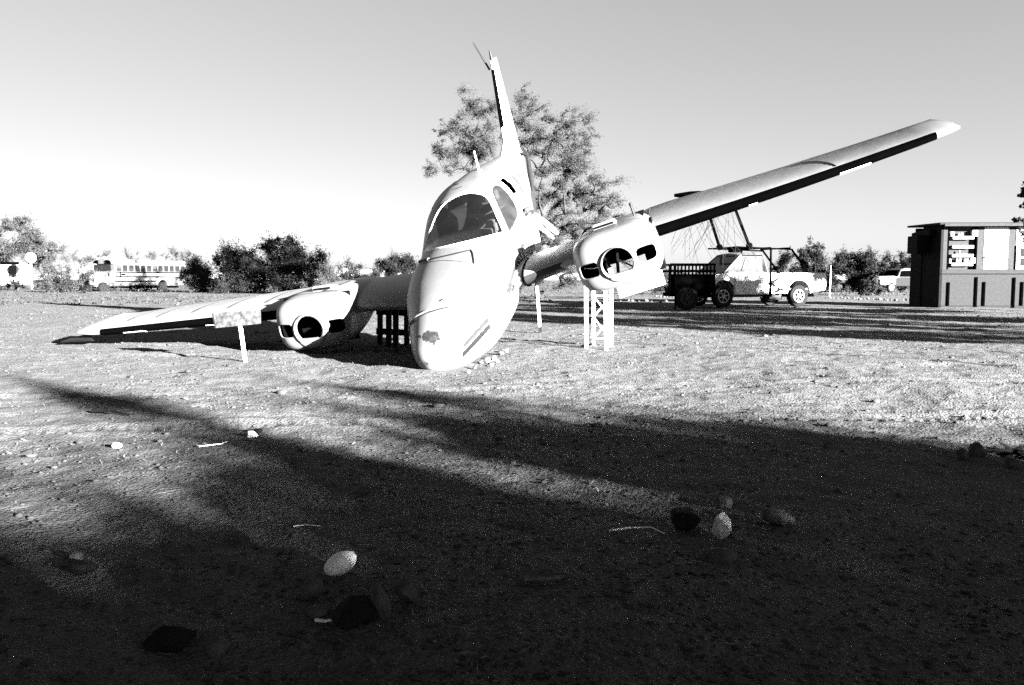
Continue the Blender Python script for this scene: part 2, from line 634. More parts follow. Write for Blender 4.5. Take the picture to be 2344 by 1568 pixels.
def fus_points(X, TH):
    hw, zc, zt, zb, ex = (pchip(X, ST[:, 0], ST[:, i]) for i in range(1, 6))
    c, s = np.cos(TH), np.sin(TH)
    y = hw * np.sign(c) * np.abs(c) ** (2 / ex)
    z = zc + np.where(s > 0, zt - zc, zc - zb) * np.sign(s) * np.abs(s) ** (2 / ex)
    return np.stack([X, y, z], -1)


xs = np.concatenate([[.0199, .018, .014, .008, 0, -.01], np.linspace(-.02, -2.2, 120), np.linspace(-2.212, -5.9, 300), np.linspace(-5.95, -8.34, 50)])
NT = 300
th = np.linspace(0, 2 * PI, NT, endpoint=False)
TH, XX = np.meshgrid(th, xs)
FP = fus_points(XX, TH)
nx = len(xs)
idx = np.arange(nx * NT).reshape(nx, NT)
idn = np.roll(idx, -1, 1)
FF = np.stack([idx[:-1], idn[:-1], idn[1:], idx[1:]], -1).reshape(-1, 4)
FV = FP.reshape(-1, 3)
FC = FV[FF].mean(1)


def in_poly(x, y, poly):
    poly = np.asarray(poly, float)
    r = np.zeros(np.shape(x), bool)
    j = len(poly) - 1
    for i in range(len(poly)):
        xi, yi = poly[i]
        xj, yj = poly[j]
        c = ((yi > y) != (yj > y)) & (x < (xj - xi) * (y - yi) / (yj - yi + 1e-12) + xi)
        r ^= c
        j = i
    return r


# windshield outline: the visible half, mirrored to the other side
ws_poly = [(930, 588), (1153, 532), (1124, 467), (1114, 452), (1100, 444), (1078, 441), (1040, 446), (985, 456), (930, 470)]
mc = FC.copy()
mc[:, 1] = np.where(mc[:, 1] < 0, -mc[:, 1] * .93, mc[:, 1])
upx, upy = P2(mc)
top = FC[:, 2] > .1
is_ws = in_poly(upx, upy, ws_poly) & top & (FC[:, 0] < -2.2) & (FC[:, 0] > -3.9)


FN = np.cross(FV[FF[:, 2]] - FV[FF[:, 0]], FV[FF[:, 3]] - FV[FF[:, 1]])
FN *= np.sign((FN * (FC - np.array([0, 0, .1]) * 1.0) * np.array([0, 1, 1])).sum(1))[:, None]
_cam_l = (np.array([0, 0, CAM_H]) - T0n) @ RPn
FACING = (FN * (_cam_l[None] - FC)).sum(1) > 0


def side_win(poly):
    x, y = P2(FC)
    return in_poly(x, y, poly) & FACING & (FC[:, 1] > 0)


W1 = [(1123, 437), (1127, 427), (1133, 421), (1144, 424), (1158, 436), (1175, 458), (1185, 478), (1186, 496), (1178, 515), (1166, 536), (1158, 518), (1144, 486), (1130, 455)]
W2 = [(1141, 413.6), (1146, 408), (1152, 406), (1169, 418), (1180, 433), (1184, 441), (1175, 447), (1164, 432), (1152, 420.6)]
W3 = [(1163, 397), (1169, 396), (1185, 411), (1197, 433), (1200, 449), (1195, 446), (1185, 424), (1169, 405)]
W4 = [(1174, 388), (1179, 388), (1193, 405), (1202, 432), (1199, 433), (1189, 411), (1178, 395)]
W5 = [(1186.5, 467), (1187, 458), (1191, 453), (1195, 463)]
w1, w2, w3, w4 = (side_win(w) & ~is_ws for w in (W1, W2, W3, W4))
w2 = w2 | side_win(W5)
lside = FC[:, 1] > 0
mi = np.zeros(len(FC), np.int32)
# trim stripes painted along both sides
stz = lambda x, a, b: a + b * x
band1 = (np.abs(FC[:, 2] - (-.235 - .02 * FC[:, 0])) < .035) & (FC[:, 0] < -.38) & (FC[:, 0] > -1.05)
band2 = (np.abs(FC[:, 2] - (-.145 - .02 * FC[:, 0])) < .028) & (FC[:, 0] < -.42) & (FC[:, 0] > -1.05)
aft1 = (np.abs(FC[:, 2] - (-.06 - .015 * FC[:, 0])) < .022) & (FC[:, 0] < -2.0) & (FC[:, 0] > -6.5)
pq = P2(FC)
sd1 = in_poly(pq[0], pq[1], [(1194, 556), (1202, 556), (1167, 672), (1158, 668)]) & FACING
sd2 = in_poly(pq[0], pq[1], [(1203, 575), (1207, 580), (1175, 668), (1170, 664)]) & FACING
mi[band1 | sd2] = 1
mi[band2 | sd1] = 2
ppx, ppy = P2(FC)
nose_front = (FC[:, 0] > -.9) & (FC[:, 2] > -.2)
dd = np.hypot((ppx - 983) / 24, (ppy - 771) / 15) + .35 * vnoise(ppx / 7, ppy / 7, 3)
mi[(dd < 1) & nose_front] = 3
hole = is_ws | w1 | w2 | w3 | w4
sel = ~hole


def submesh(name, mask, mats, parent, offset=0.0, smooth=True, keep_mi=False):
    f = FF[mask]
    u, inv = np.unique(f, return_inverse=True)
    v = FV[u].copy()
    me = fast_mesh(name, v, inv.reshape(-1, 4)[:, ::-1])
    if keep_mi:
        me.polygons.foreach_set('material_index', mi[mask])
    return link(name, me, mats, parent, smooth)


fus = submesh('fuselage', sel, [M['skin'], M['stripe'], M['stripe_pale'], M['peel']], plane, keep_mi=True)
submesh('windshield', is_ws, M['glass'], plane)
o = submesh('cabin_window', w1 & lside, M['glass_dusty'], plane)
o['label'] = 'dusty cockpit side window'
o = submesh('cabin_window', w3 & lside, M['frost'], plane)
o['label'] = 'frosted pale grey cabin window'
o = submesh('cabin_window', w4 & lside, M['frost'], plane)

FBV = BVHTree.FromPolygons([Vector(v) for v in FV], [tuple(int(i) for i in f) for f in FF])
CAM_L = loc_of((0, 0, CAM_H))


def hit(px, py, off=0.0, bvh=None):
    d = (RP.transposed() @ cam_ray(px, py)).normalized()
    h = (bvh or FBV).ray_cast(CAM_L, d)
    for k in range(1, 40):
        if h[0] is not None:
            break
        d = (RP.transposed() @ cam_ray(px + (1080 - px) * k * .01, py)).normalized()
        h = (bvh or FBV).ray_cast(CAM_L, d)
    if h[0] is None:
        return None
    n = h[1]
    if n.dot(d) > 0:
        n = -n
    return h[0] + n * off


def surf_line(name, pts, r, m, off=0.0, parent=None, n=6, sub=6):
    q = []
    for i in range(len(pts) - 1):
        for k in range(sub):
            t = k / sub
            q.append((pts[i][0] * (1 - t) + pts[i + 1][0] * t, pts[i][1] * (1 - t) + pts[i + 1][1] * t))
    q.append(pts[-1])
    w = [hit(*p, off) for p in q]
    w = [p for p in w if p is not None]
    mb = MB()
    mb.tube(w, r, n)
    return mb.build(name, m, parent or plane, True)


# thin frames round the glazing
def edge_frame(name, mask, r, m):
    f = FF[mask]
    e = np.concatenate([np.stack([f[:, i], f[:, (i + 1) % 4]], -1) for i in range(4)])
    es = np.sort(e, 1)
    u, c = np.unique(es, axis=0, return_counts=True)
    b = u[c == 1]
    nxt = {}
    for p, q in b:
        nxt.setdefault(int(p), []).append(int(q))
        nxt.setdefault(int(q), []).append(int(p))
    mb = MB()
    seen = set()
    for s0 in list(nxt):
        if s0 in seen:
            continue
        loop = [s0]
        seen.add(s0)
        cur = s0
        while True:
            c2 = [k for k in nxt[cur] if k not in seen]
            if not c2:
                break
            cur = c2[0]
            seen.add(cur)
            loop.append(cur)
        if len(loop) < 12:
            continue
        p = FV[loop]
        k = 9
        sm = np.stack([np.convolve(np.concatenate([p[-k:, i], p[:, i], p[:k, i]]), np.ones(k) / k, 'same')[k:-k] for i in range(3)], -1)
        sm = sm[::3]
        mb.tube([Vector(q) for q in sm] + [Vector(sm[0])], r, 6)
    return mb.build(name, m, plane, True)


edge_frame('windshield_frame', is_ws, .011, M['white'])
for w in (w1, w2, w3, w4):
    edge_frame('window_frame', w & lside, .010, M['white'])

# inside the cabin
mb = MB()
mb.box((-2.9, 0, .36), (.46, .80, .16))
mb.box((-3.02, .22, .46), (.20, .34, .06))
mb.build('dashboard', M['dash'], plane, bevel=.03)
for y in (-.24, .24):
    mb = MB()
    mb.box((-3.85, y, .2), (.14, .40, .72), Matrix.Rotation(R(-10), 3, 'Y'))
    mb.box((-3.9, y, .62), (.1, .24, .16))
    mb.build('pilot_seat', M['seat'], plane, bevel=.04)
mb = MB()
p0 = [loc_of(at_depth(x, y, 11.35)) for x, y in ((1016, 478), (1024, 492), (1036, 506), (1042, 520), (1043, 536))]
mb.tube(p0, [.035, .07, .08, .05, .025], 9)
mb.tube([loc_of(at_depth(x, y, 11.3)) for x, y in ((1024, 498), (1026, 512), (1030, 524))], [.05, .035, .02], 8)
o = mb.build('torn_lining', M['pale_cloth'], plane, True)

# nose details that sit on the skin
surf_line('nose_seam', [(934, 764), (940, 744), (955, 728), (978, 716), (1004, 708), (1028, 703)], .010, M['dark'], .0)
surf_line('nose_lip', [(935, 757), (941, 738), (957, 723), (980, 711), (1005, 704)], .013, M['skin'], .004)
surf_line('hatch_seam', [(960, 606), (985, 599), (1015, 596), (1050, 598), (1085, 604)], .0045, M['dark'], 0)
surf_line('windshield_wiper', [(962, 600), (1000, 591), (1040, 582), (1078, 573)], .010, M['dark'], .006)
surf_line('wiper_arm', [(1078, 573), (1082, 580), (1085, 603)], .009, M['dark'], .004)
for X0, a0, a1 in ((-2.42, -.9, .55), (-3.72, -.5, .1), (-4.72, -.4, 1.4)):
    aa = np.linspace(a0, a1, 40)
    pts = fus_points(np.full(40, X0), aa)
    mb = MB()
    mb.tube([Vector(p) for p in pts], .0025, 4)
    mb.build('panel_seam', M['stripe'], plane, True)
h1, h2 = hit(962, 600, .01), hit(982, 595, .01)
mb = MB()
mb.tube([h1, h2], .022, 8)
mb.build('wiper_motor', M['dark'], plane, True)
surf_line('roof_vent', [(1040, 424), (1050, 421)], .011, M['dark'], 0)
surf_line('roof_vent', [(1042, 433), (1058, 427)], .009, M['dark'], 0)
surf_line('skin_dent', [(1008, 690), (1016, 685)], .012, M['dark'], 0)
surf_line('gutter_strip', [(978, 478), (990, 462), (1004, 448), (1022, 431), (1040, 415)], .010, M['stripe'], 0)
b = hit(1096, 388, 0) or Vector((-4.3, 0, .9))
mb = MB()
mb.loft([[b + Vector((dx * k, dy, 0)) for dx, dy in ((.07, 0), (.0, .012), (-.07, 0), (0, -.012))] if False else
         [b + Vector((dx * k - i * .05, dy * k, i * .30 - .02)) for dx, dy in ((.06, 0), (.0, .014), (-.06, 0), (0, -.014))]
         for i, k in ((0, 1), (1, .5))])
mb.build('roof_antenna', M['white'], plane)

# ---------------------------------------------------------------- wings
DIH = math.tan(R(6.7))
LE_X = -2.0


def wing_sec(Y):
    z = .15 + (Y - 2.55) * DIH
    if Y < .9:
        z = min(z, .15 + (Y - 2.55) * DIH)
    chord = np.interp(Y, [.4, 2.0, 5.5, 5.83, 5.92], [2.15, 1.85, 1.12, 1.05, 1.0])
    le = np.interp(Y, [.4, 1.4, 5.5, 5.83, 5.92], [LE_X + .12, LE_X, LE_X, LE_X - .02, LE_X - .06])
    tk = np.interp(Y, [.4, 5.3, 5.7, 5.92], [.155, .125, .115, .06])
    return z, chord, le, tk


def foil(t, tk):
    return 5 * tk * (.2969 * math.sqrt(t) - .126 * t - .3516 * t ** 2 + .2843 * t ** 3 - .1015 * t ** 4)


TS = [0, .004, .012, .025, .05, .09, .15, .24, .36, .5, .66, .82, 1.0]


def bent(p, sgn):
    """the wreck's wings have washed out about the leading edge and sagged in mid span"""
    Y = abs(p.y)
    le = wing_sec(Y)[2]
    a = math.tan(R(float(np.interp(Y, [.5, 1.7, 2.5], [10, 10, 5.5])) if sgn > 0 else 8))
    if sgn < 0 and Y > 5.36:
        p = Vector((p.x, -(5.36 + (Y - 5.36) * .62), p.z))
    d = -.018 * math.sin(PI * (Y - 2.5) / 3.2) if sgn > 0 and 2.5 < Y < 5.7 else 0
    return Vector((p.x, p.y, p.z + d - (le - p.x) * a))


def wing_ring(Y, sgn, off=0.0):
    return [bent(p, sgn) for p in wing_ring0(Y, sgn)]


def wing_ring0(Y, sgn):
    z, c, le, tk = wing_sec(Y)
    up = [Vector((le - t * c, sgn * Y, z + foil(t, tk) * c * 1.05)) for t in TS]
    lo = [Vector((le - t * c, sgn * Y, z - foil(t, tk) * c * .95)) for t in TS[1:-1]]
    return up + lo[::-1]


def le_strip(Y, sgn, up_t, lo_t, off, mu=1):
    z, c, le, tk = wing_sec(Y)
    r = []
    for k in range(9):
        t = up_t * (1 - k / 9) ** 2
        r.append(Vector((le - t * c + off * .6, sgn * Y, z + foil(t, tk) * c * 1.05 + off * (1 if k < 8 else .6))))
    r.append(Vector((le + off, sgn * Y, z)))
    for k in range(1, 10):
        t = lo_t * (k / 9) ** 2
        r.append(Vector((le - t * c + off * .6, sgn * Y, z - foil(t, tk) * c * .95 - off)))
    return [bent(p, sgn) for p in r]


def boot(name, sgn, y0, y1, parent, m, up_t=.06, lo_t=.22, off=.005, n=16):
    mb = MB()
    ch = lambda i: wing_sec(y0 + (y1 - y0) * i / n)[1]
    outer = [le_strip(y0 + (y1 - y0) * i / n, sgn, up_t / ch(i), lo_t / ch(i), off) for i in range(n + 1)]
    inner = [le_strip(y0 + (y1 - y0) * i / n, sgn, up_t / ch(i), lo_t / ch(i), -.002) for i in range(n + 1)]
    rings = [a + b[::-1] for a, b in zip(outer, inner)]
    mb.loft(rings, True, True)
    return mb.build(name, m, parent, True)


def rect_on_wing(sgn, Y0, Y1, t0, t1, upper, off):
    """thin slab following the wing skin"""
    vs = []
    nY, nt_ = 6, 8
    rows = []
    for i in range(nY + 1):
        Y = Y0 + (Y1 - Y0) * i / nY
        z, c, le, tk = wing_sec(Y)
        a, b_ = [], []
        for k in range(nt_ + 1):
            t = t0 + (t1 - t0) * k / nt_
            sg = 1 if upper else -1
            sc_ = 1.05 if upper else .95
            a.append(Vector((le - t * c, sgn * Y, z + sg * (foil(t, tk) * c * sc_ + off))))
            b_.append(Vector((le - t * c, sgn * Y, z + sg * (foil(t, tk) * c * sc_ - .004))))
        rows.append([bent(p, sgn) for p in a + b_[::-1]])
    mb = MB()
    mb.loft(rows, True, True)
    return mb


wings = {}
for sgn in (1, -1):
    mb = MB()
    mb.loft([wing_ring(Y, sgn) for Y in (2.42, 2.7, 3.4, 4.2, 5.0, 5.3, 5.5, 5.7, 5.82, 5.88)], True, True)
    w = mb.build('wing', M['wing'], plane, True)
    mb = MB()
    mb.loft([wing_ring(Y, sgn) for Y in (.42, .8, 1.2, 1.60)], True, True)
    mb.build('inner_wing', M['wing'], plane, True)
    mb = MB()
    rg = []
    for Y in (1.58, 1.8, 2.2, 2.44):
        z, c, le, tk = wing_sec(Y)
        q = [t for t in TS if t >= .3]
        rg.append([bent(Vector((le - t * c, sgn * Y, z + foil(t, tk) * c * 1.05)), sgn) for t in q] + [bent(Vector((le - t * c, sgn * Y, z - foil(t, tk) * c * .95)), sgn) for t in q[::-1][1:]])
    mb.loft(rg, True, True)
    mb.build('wing_center', M['wing'], plane, True)
    w['label'] = 'raised wing on the right with black leading edge' if sgn > 0 else 'lowered wing on the left with its tip on the ground'
    wings[sgn] = w
    if sgn > 0:
        boot('deice_boot_or_shade', sgn, 2.50, 5.64, w, M['boot'])
        boot('deice_boot_or_shade', sgn, .78, 1.36, w, M['wing_shade'], .01, .36)  # dark strip stands in for shade under the inner leading edge
    else:
        boot('deice_boot_or_shade', sgn, 2.56, 5.30, w, M['boot'])
    rect_on_wing(sgn, 4.62, 4.95, .004, .05, False, .012).build('landing_light', M['white'], w)
    rect_on_wing(sgn, 3.60, 3.70, .012, .035, False, .012).build('boot_clip', M['white'], w)
    if sgn > 0:
        mb = MB()
        z, c, le, tk = wing_sec(4.55)
        pp = []
        for t in (.06, .1, .15, .22, .32, .44, .58, .74):
            Y = 4.62 - .34 * t
            z, c, le, tk = wing_sec(Y)
            pp.append(Vector((le - t * c, Y, z + foil(t, tk) * c * 1.05 + .001)))
            pp[-1] = bent(pp[-1], sgn)
        mb.tube(pp, .006, 6)
        mb.build('loose_strap', M['dark'], w, True)
    if sgn < 0:
        for Y in (2.9, 3.45, 4.0, 4.55, 5.0):
            rect_on_wing(sgn, Y, Y + .05, .22, .8, True, .003).build('chord_stripe', M['mid_grey'], w)  # thin darker grey strips across the wing skin
for sgn in (1,):
    pp = []
    for t, u_ in ((.30, 1), (.2, 1), (.12, 1), (.05, 1), (.015, 1), (0, 0), (.02, -1), (.07, -1), (.16, -1)):
        z, c, le, tk = wing_sec(.80)
        pp.append(Vector((le - t * c + (.015 if t < .03 else 0), .80, z + u_ * foil(t, tk) * c + .004 * u_)))
        pp[-1] = bent(pp[-1], sgn)
    mb = MB()
    mb.tube(pp, .016, 6)
    mb.build('root_gap', M['black'], wings[sgn], True)
# torn wing tips
mb = MB()
for k in range(3):
    a = random.uniform(-.1, .1)
    mb.add([(-2.1 - .1 * k, 5.82, .52 - .004 * k), (-2.2 - .1 * k, 5.86, .525), (-2.15 - .1 * k + a * .5, 5.93 - .01 * k, .535 + .01 * random.random()), (-2.12 - .1 * k, 5.84, .54)],
           [(0, 1, 2), (0, 2, 3), (1, 3, 2), (0, 3, 1)])
mb.build('torn_tip_edge', M['dark'], wings[1])
mb = MB()
mb.loft([[loc_of(at_depth(px + dx, py + dy, 11.55 + dd)) for dx, dy, dd in ((0, -h, 0), (6, -h * .5, .25), (4, h, .2), (0, h, -.05), (-3, h * .2, -.1))]
         for px, py, h in ((212, 771, 10), (196, 773, 8), (176, 776, 6), (158, 779, 4), (140, 783, 1))])
mb.build('torn_tip_edge', M['dark'], wings[-1])

# ---------------------------------------------------------------- engine nacelles


def nacelle(sgn):
    root = bpy.data.objects.new('nacelle', None)
    COL.objects.link(root)
    root.parent = plane
    be = R(-8)
    root.location = (-1.6 + 1.6 * math.cos(be), sgn * 2.01, .05 - 1.6 * math.sin(be))
    root.rotation_euler = (sgn * R(5.6), be, 0)
    root['label'] = 'raised engine nacelle propped on the white lattice stand' if sgn > 0 else 'lowered engine nacelle beside the ground'
    HZ = -.03
    RX = .222 if sgn > 0 else .238
    n_a, ex = 260, 3.6
    tha = np.linspace(0, 2 * PI, n_a, endpoint=False)
    ca, sa = np.cos(tha), np.sin(tha)
    uy = np.sign(ca) * np.abs(ca) ** (2 / ex)
    uz = np.sign(sa) * np.abs(sa) ** (2 / ex)
    prof = []
    for ph in np.linspace(.02, PI / 2, 64):
        prof.append((-1.58 - .24 * (1 - math.cos(ph)) ** 1.6, math.sin(ph) ** .85, HZ * (1 - math.sin(ph) ** 2) * 1.0))
    rings = []
    for x, r, zo in prof:
        rings.append(np.stack([np.full(n_a, x), uy * .515 * r, uz * .355 * r + zo], -1))
    for x, hw, hh, zo in ((-1.92, .52, .36, .002), (-2.2, .52, .355, .0), (-2.5, .50, .325, .01), (-2.8, .46, .285, .02), (-3.1, .40, .24, .02), (-3.4, .33, .19, .01), (-3.7, .24, .16, 0), (-3.95, .12, .07, 0)):
        rings.append(np.stack([np.full(n_a, x), uy * hw, uz * hh + zo], -1))
    V = np.stack(rings)
    k = len(rings)
    idx = np.arange(k * n_a).reshape(k, n_a)
    idn = np.roll(idx, -1, 1)
    F = np.stack([idx[:-1], idn[:-1], idn[1:], idx[1:]], -1).reshape(-1, 4)
    V = V.reshape(-1, 3)
    C = V[F].mean(1)
    front = C[:, 0] > -1.88
    y, z = C[:, 1], C[:, 2] - HZ
    ch = (np.hypot(y, z) < .178) & (z > -.118)

    def oblong(y, z, cy, w, h, r=.06):
        dx = np.maximum(np.abs(y - cy) - (w / 2 - r), 0)
        dz = np.maximum(np.abs(z) - (h / 2 - r), 0)
        return np.hypot(dx, dz) < r
    o1 = oblong(y, z, .345, .235, .19) & (np.hypot(y, z + .02) > RX)
    o2 = oblong(y, z, -.345, .235, .19) & (np.hypot(y, z + .02) > RX)
    hole = front & (ch | o1 | o2)
    openb = (C[:, 0] < -1.95) & (C[:, 0] > -2.9) & (C[:, 2] < -.15) & (np.abs(C[:, 1]) < .33) if sgn > 0 else np.zeros(len(C), bool)
    m_ = ~(hole | openb)
    # the very centre of the face is inside the hole, no cap needed
    f = F[m_]
    u, inv = np.unique(f, return_inverse=True)
    cow = link('cowling', fast_mesh('cowling', V[u], inv.reshape(-1, 4)[:, ::-1]), M['cowl'], root, True)

    def rim_x(yy, zz):
        rr = ((abs(yy) / .515) ** 3.6 + (abs(zz) / .355) ** 3.6) ** (1 / 3.6)
        ph = math.asin(min(1, rr) ** (1 / .85))
        return -1.58 - .24 * (1 - math.cos(ph)) ** 1.6
    # ring that carried the propeller
    RO = .208 if sgn > 0 else .228
    mb = MB()
    rg = []
    for a in np.linspace(0, 2 * PI, 49)[:-1]:
        yy, zz = math.cos(a), math.sin(a)
        inn = Vector((0, yy * .178, max(zz * .178, -.118)))
        if zz * .178 < -.118:
            inn.y = yy / abs(zz) * .118
        out = Vector((0, yy * RO, zz * RO - .012))
        mid = (inn + out) / 2
        rg.append([Vector((-1.60, inn.y, inn.z + HZ)), Vector((-1.565, inn.y * 1.02, inn.z * 1.02 + HZ)), Vector((-1.555, mid.y, mid.z + HZ)),
                   Vector((-1.575, out.y, out.z + HZ)), Vector((-1.70, out.y * 1.02, out.z * 1.02 + HZ))])
    rg.append(rg[0])
    mb.loft(rg, False, False)
    mb.build('propeller_ring', M['cowl'], root, True)
    # rolled lips of the two air intakes
    for cy in (.345, -.345):
        pts = []
        for a in np.linspace(0, 2 * PI, 41)[:-1]:
            dy = math.copysign(abs(math.cos(a)) ** .55, math.cos(a)) * .1175
            dz = math.copysign(abs(math.sin(a)) ** .55, math.sin(a)) * .095
            yy, zz = cy + dy, dz
            if math.hypot(yy, zz + .02) < RX:
                q = RX / math.hypot(yy, zz + .02)
                yy, zz = yy * q, (zz + .02) * q - .02
            pts.append(Vector((rim_x(yy, zz) - .012, yy, zz + HZ)))
        mb = MB()
        mb.tube(pts + [pts[0]], .008, 6)
        mb.build('intake_lip', M['cowl'], root, True)
    # near-black boxes stand in for the shade inside the engine bay
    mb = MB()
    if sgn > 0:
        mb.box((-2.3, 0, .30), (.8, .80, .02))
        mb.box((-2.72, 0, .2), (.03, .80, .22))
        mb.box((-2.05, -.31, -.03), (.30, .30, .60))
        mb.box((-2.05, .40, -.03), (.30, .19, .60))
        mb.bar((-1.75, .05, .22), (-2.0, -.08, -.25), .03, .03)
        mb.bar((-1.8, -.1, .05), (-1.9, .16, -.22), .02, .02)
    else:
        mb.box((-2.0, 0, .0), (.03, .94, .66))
    mb.build('engine_bay_shade', M['bay'], root)
    if sgn > 0:
        mb = MB()
        mb.tube([(-1.78, -.42, HZ + .02), (-1.74, -.3, HZ - .01), (-1.72, -.24, HZ)], .006, 5)
        mb.build('cable', M['white'], root, True)
        mb = MB()
        mb.box((-1.72, -.12, HZ - .09), (.08, .055, .07))
        mb.build('engine_bracket', M['white'], root, bevel=.008)
    for X0, a0, a1 in ((-1.94, -.6, 2.6),):
        aa = np.linspace(a0, a1, 40)
        mb = MB()
        mb.tube([(X0, math.copysign(abs(math.cos(a)) ** .556, math.cos(a)) * .521, math.copysign(abs(math.sin(a)) ** .556, math.sin(a)) * (.36 if X0 > -2 else .371) + .004) for a in aa], .0035, 4)
        mb.build('panel_seam', M['stripe'], root, True)
    # scoop on top with a slot
    sx, sy = (-1.95, -.05) if sgn > 0 else (-2.05, .08)
    mb = MB()
    mb.loft([[Vector((sx - i * .24, sy + dy * (1 - .1 * i), .335 + dz * (1 - .55 * i))) for dy, dz in
              ((-.15, 0), (-.15, .075), (-.13, .095), (.13, .095), (.15, .075), (.15, 0))] for i in (0, .5, 1)])
    s_ = mb.build('air_scoop', M['cowl'], root, bevel=.012)
    mb = MB()
    mb.box((sx + .004, sy, .387), (.02, .225, .026))
    mb.build('scoop_slot', M['bay'], s_)
    if sgn > 0:
        mb = MB()
        mb.box((-2.0, .14, -.42), (.24, .58, .02), Matrix.Rotation(R(75), 3, 'Y'))
        mb.build('cowl_flap', M['white'], root, bevel=.006)
        mb = MB()
        mb.tube([(-2.3, .30, .33), (-2.3, .295, .48)], .018, 7)
        mb.ball((-2.3, .295, .48), .024, 5)
        mb.build('fuel_vent', M['dark'], root, True)
    else:
        mb = MB()
        mb.tube([(-2.0, .12, .368), (-2.2, .24, .378), (-2.45, .32, .37)], .007, 5)
        mb.tube([(-1.98, .12, .368), (-2.0, .28, .352), (-2.0, .38, .32)], .006, 5)
        mb.build('panel_seam', M['dark'], root, True)
    return root


nacelle(1)
nacelle(-1)

# ---------------------------------------------------------------- fin and loose pieces at the tail


def fin_ring(z):
    le = np.interp(z, [.3, .62, .74, 2.14], [-5.3, -6.35, -7.1, -8.02])
    te = np.interp(z, [.3, 2.14], [-8.5, -8.62])
    tk = np.interp(z, [.3, .74, 2.14], [.16, .15, .085])
    r = []
    for t in (0, .02, .08, .2, .4, .7, 1):
        r.append(Vector((le + (te - le) * t, foil(t, 1.0) * tk, z)))
    for t in (.7, .4, .2, .08, .02):
        r.append(Vector((le + (te - le) * t, -foil(t, 1.0) * tk, z)))
    return r


mb = MB()
mb.loft([fin_ring(z) for z in (.36, .5, .62, .70, .78, .95, 1.2, 1.6, 2.0, 2.12)])
fin = mb.build('tail_fin', M['white'], plane, True)
mb = MB()
rr_ = []
for z in np.linspace(1.02, 1.98, 12):
    le = np.interp(z, [.74, 2.14], [-7.1, -8.02])
    w = .034 * (1.0 - .22 * (z - 1.02))
    rr_.append([Vector((le + .012, 0, z)), Vector((le - .0, w * .8, z)), Vector((le - .05, w * 1.15, z)), Vector((le - .11, w * 1.3, z)),
                Vector((le - .11, -w * 1.3, z)), Vector((le - .05, -w * 1.15, z)), Vector((le, -w * .8, z))])
mb.loft(rr_)
mb.build('deice_boot_or_shade', M['boot'], fin, True)
mb = MB()
mb.tube([(-8.12, 0, 2.1), (-8.13, 0, 2.2), (-8.16, 0, 2.3)], [.03, .026, .012], 8)
mb.build('beacon', M['dark'], fin, True)
e0 = loc_of(at_depth(1121, 160, 15.5))
e1 = loc_of(at_depth(1083, 97, 15.4))
mb = MB()
mb.tube([e0, e1], [.02, .012], 6)
mb.build('antenna_rod', M['dark'], fin, True)
mb = MB()
mb.tube([loc_of(at_depth(x, y, d)) for x, y, d in ((1184, 351, 15.2), (1205, 354, 15.0), (1209, 366, 15.0), (1214, 405, 14.7), (1219, 442, 14.5))], [.03, .03, .04, .045, .04], 8)
mb.build('hanging_rod', M['dark'], plane, True)
mb = MB()
mb.ball(loc_of(at_depth(1186, 349, 15.2)), .06, 6)
mb.build('tail_light', M['white'], plane, True)


def slab(corners, y, thick):
    """flat sheet from four picture corners at given depths, with real thickness"""
    a = [loc_of(at_depth(px, py, d)) for px, py, d in corners]
    nrm = (a[1] - a[0]).cross(a[2] - a[0]).normalized() * thick
    mb = MB()
    n = len(a)
    mb.loft([[p - nrm for p in a], [p + nrm for p in a]])
    return mb


slab([(1214, 438, 12.9), (1225, 436, 12.9), (1228, 492, 12.7), (1221, 494, 12.7)], 0, .008).build('perforated_panel', M['frost'], plane)
slab([(1205, 492, 11.5), (1226, 500, 11.7), (1239, 572, 11.6), (1203, 578, 11.3)], 0, .012).build('open_door', M['white'], plane, bevel=.006)
mb = MB()
mb.tube([loc_of(at_depth(1214, 505, 11.45)), loc_of(at_depth(1224, 572, 11.4))], .006, 5)
mb.build('door_seam', M['stripe'], plane)
mb = MB()
mb.tube([loc_of(at_depth(x, y, d)) for x, y, d in ((1222, 492, 11.7), (1245, 508, 11.8), (1268, 528, 11.9), (1277, 536, 11.9))], [.036, .042, .04, .02], 9)
mb.build('broken_strut', M['white'], plane, True)
mb = MB()
mb.tube([loc_of(at_depth(x, y, d)) for x, y, d in ((1222, 505, 11.7), (1238, 522, 11.75), (1262, 541, 11.85), (1270, 552, 11.9))], [.05, .035, .026, .02], 9)
mb.build('broken_strut', M['white'], plane, True)
mb = MB()
c0 = loc_of(at_depth(1210, 484, 11.3))
for k in range(7):
    d = Vector((random.uniform(-1, 1), random.uniform(-1, 1), random.uniform(-1, 1))).normalized()
    mb.box(c0 + d * .045, (.09, .06, .03), Matrix.Rotation(random.uniform(0, 3), 3, d))
mb.build('crumpled_metal', M['mid_grey'], plane)
bpy.context.view_layer.update()


# ================================================================== stands under the aircraft
def post_box(mb, a, b, w):
    mb.bar(a, b, w, w)


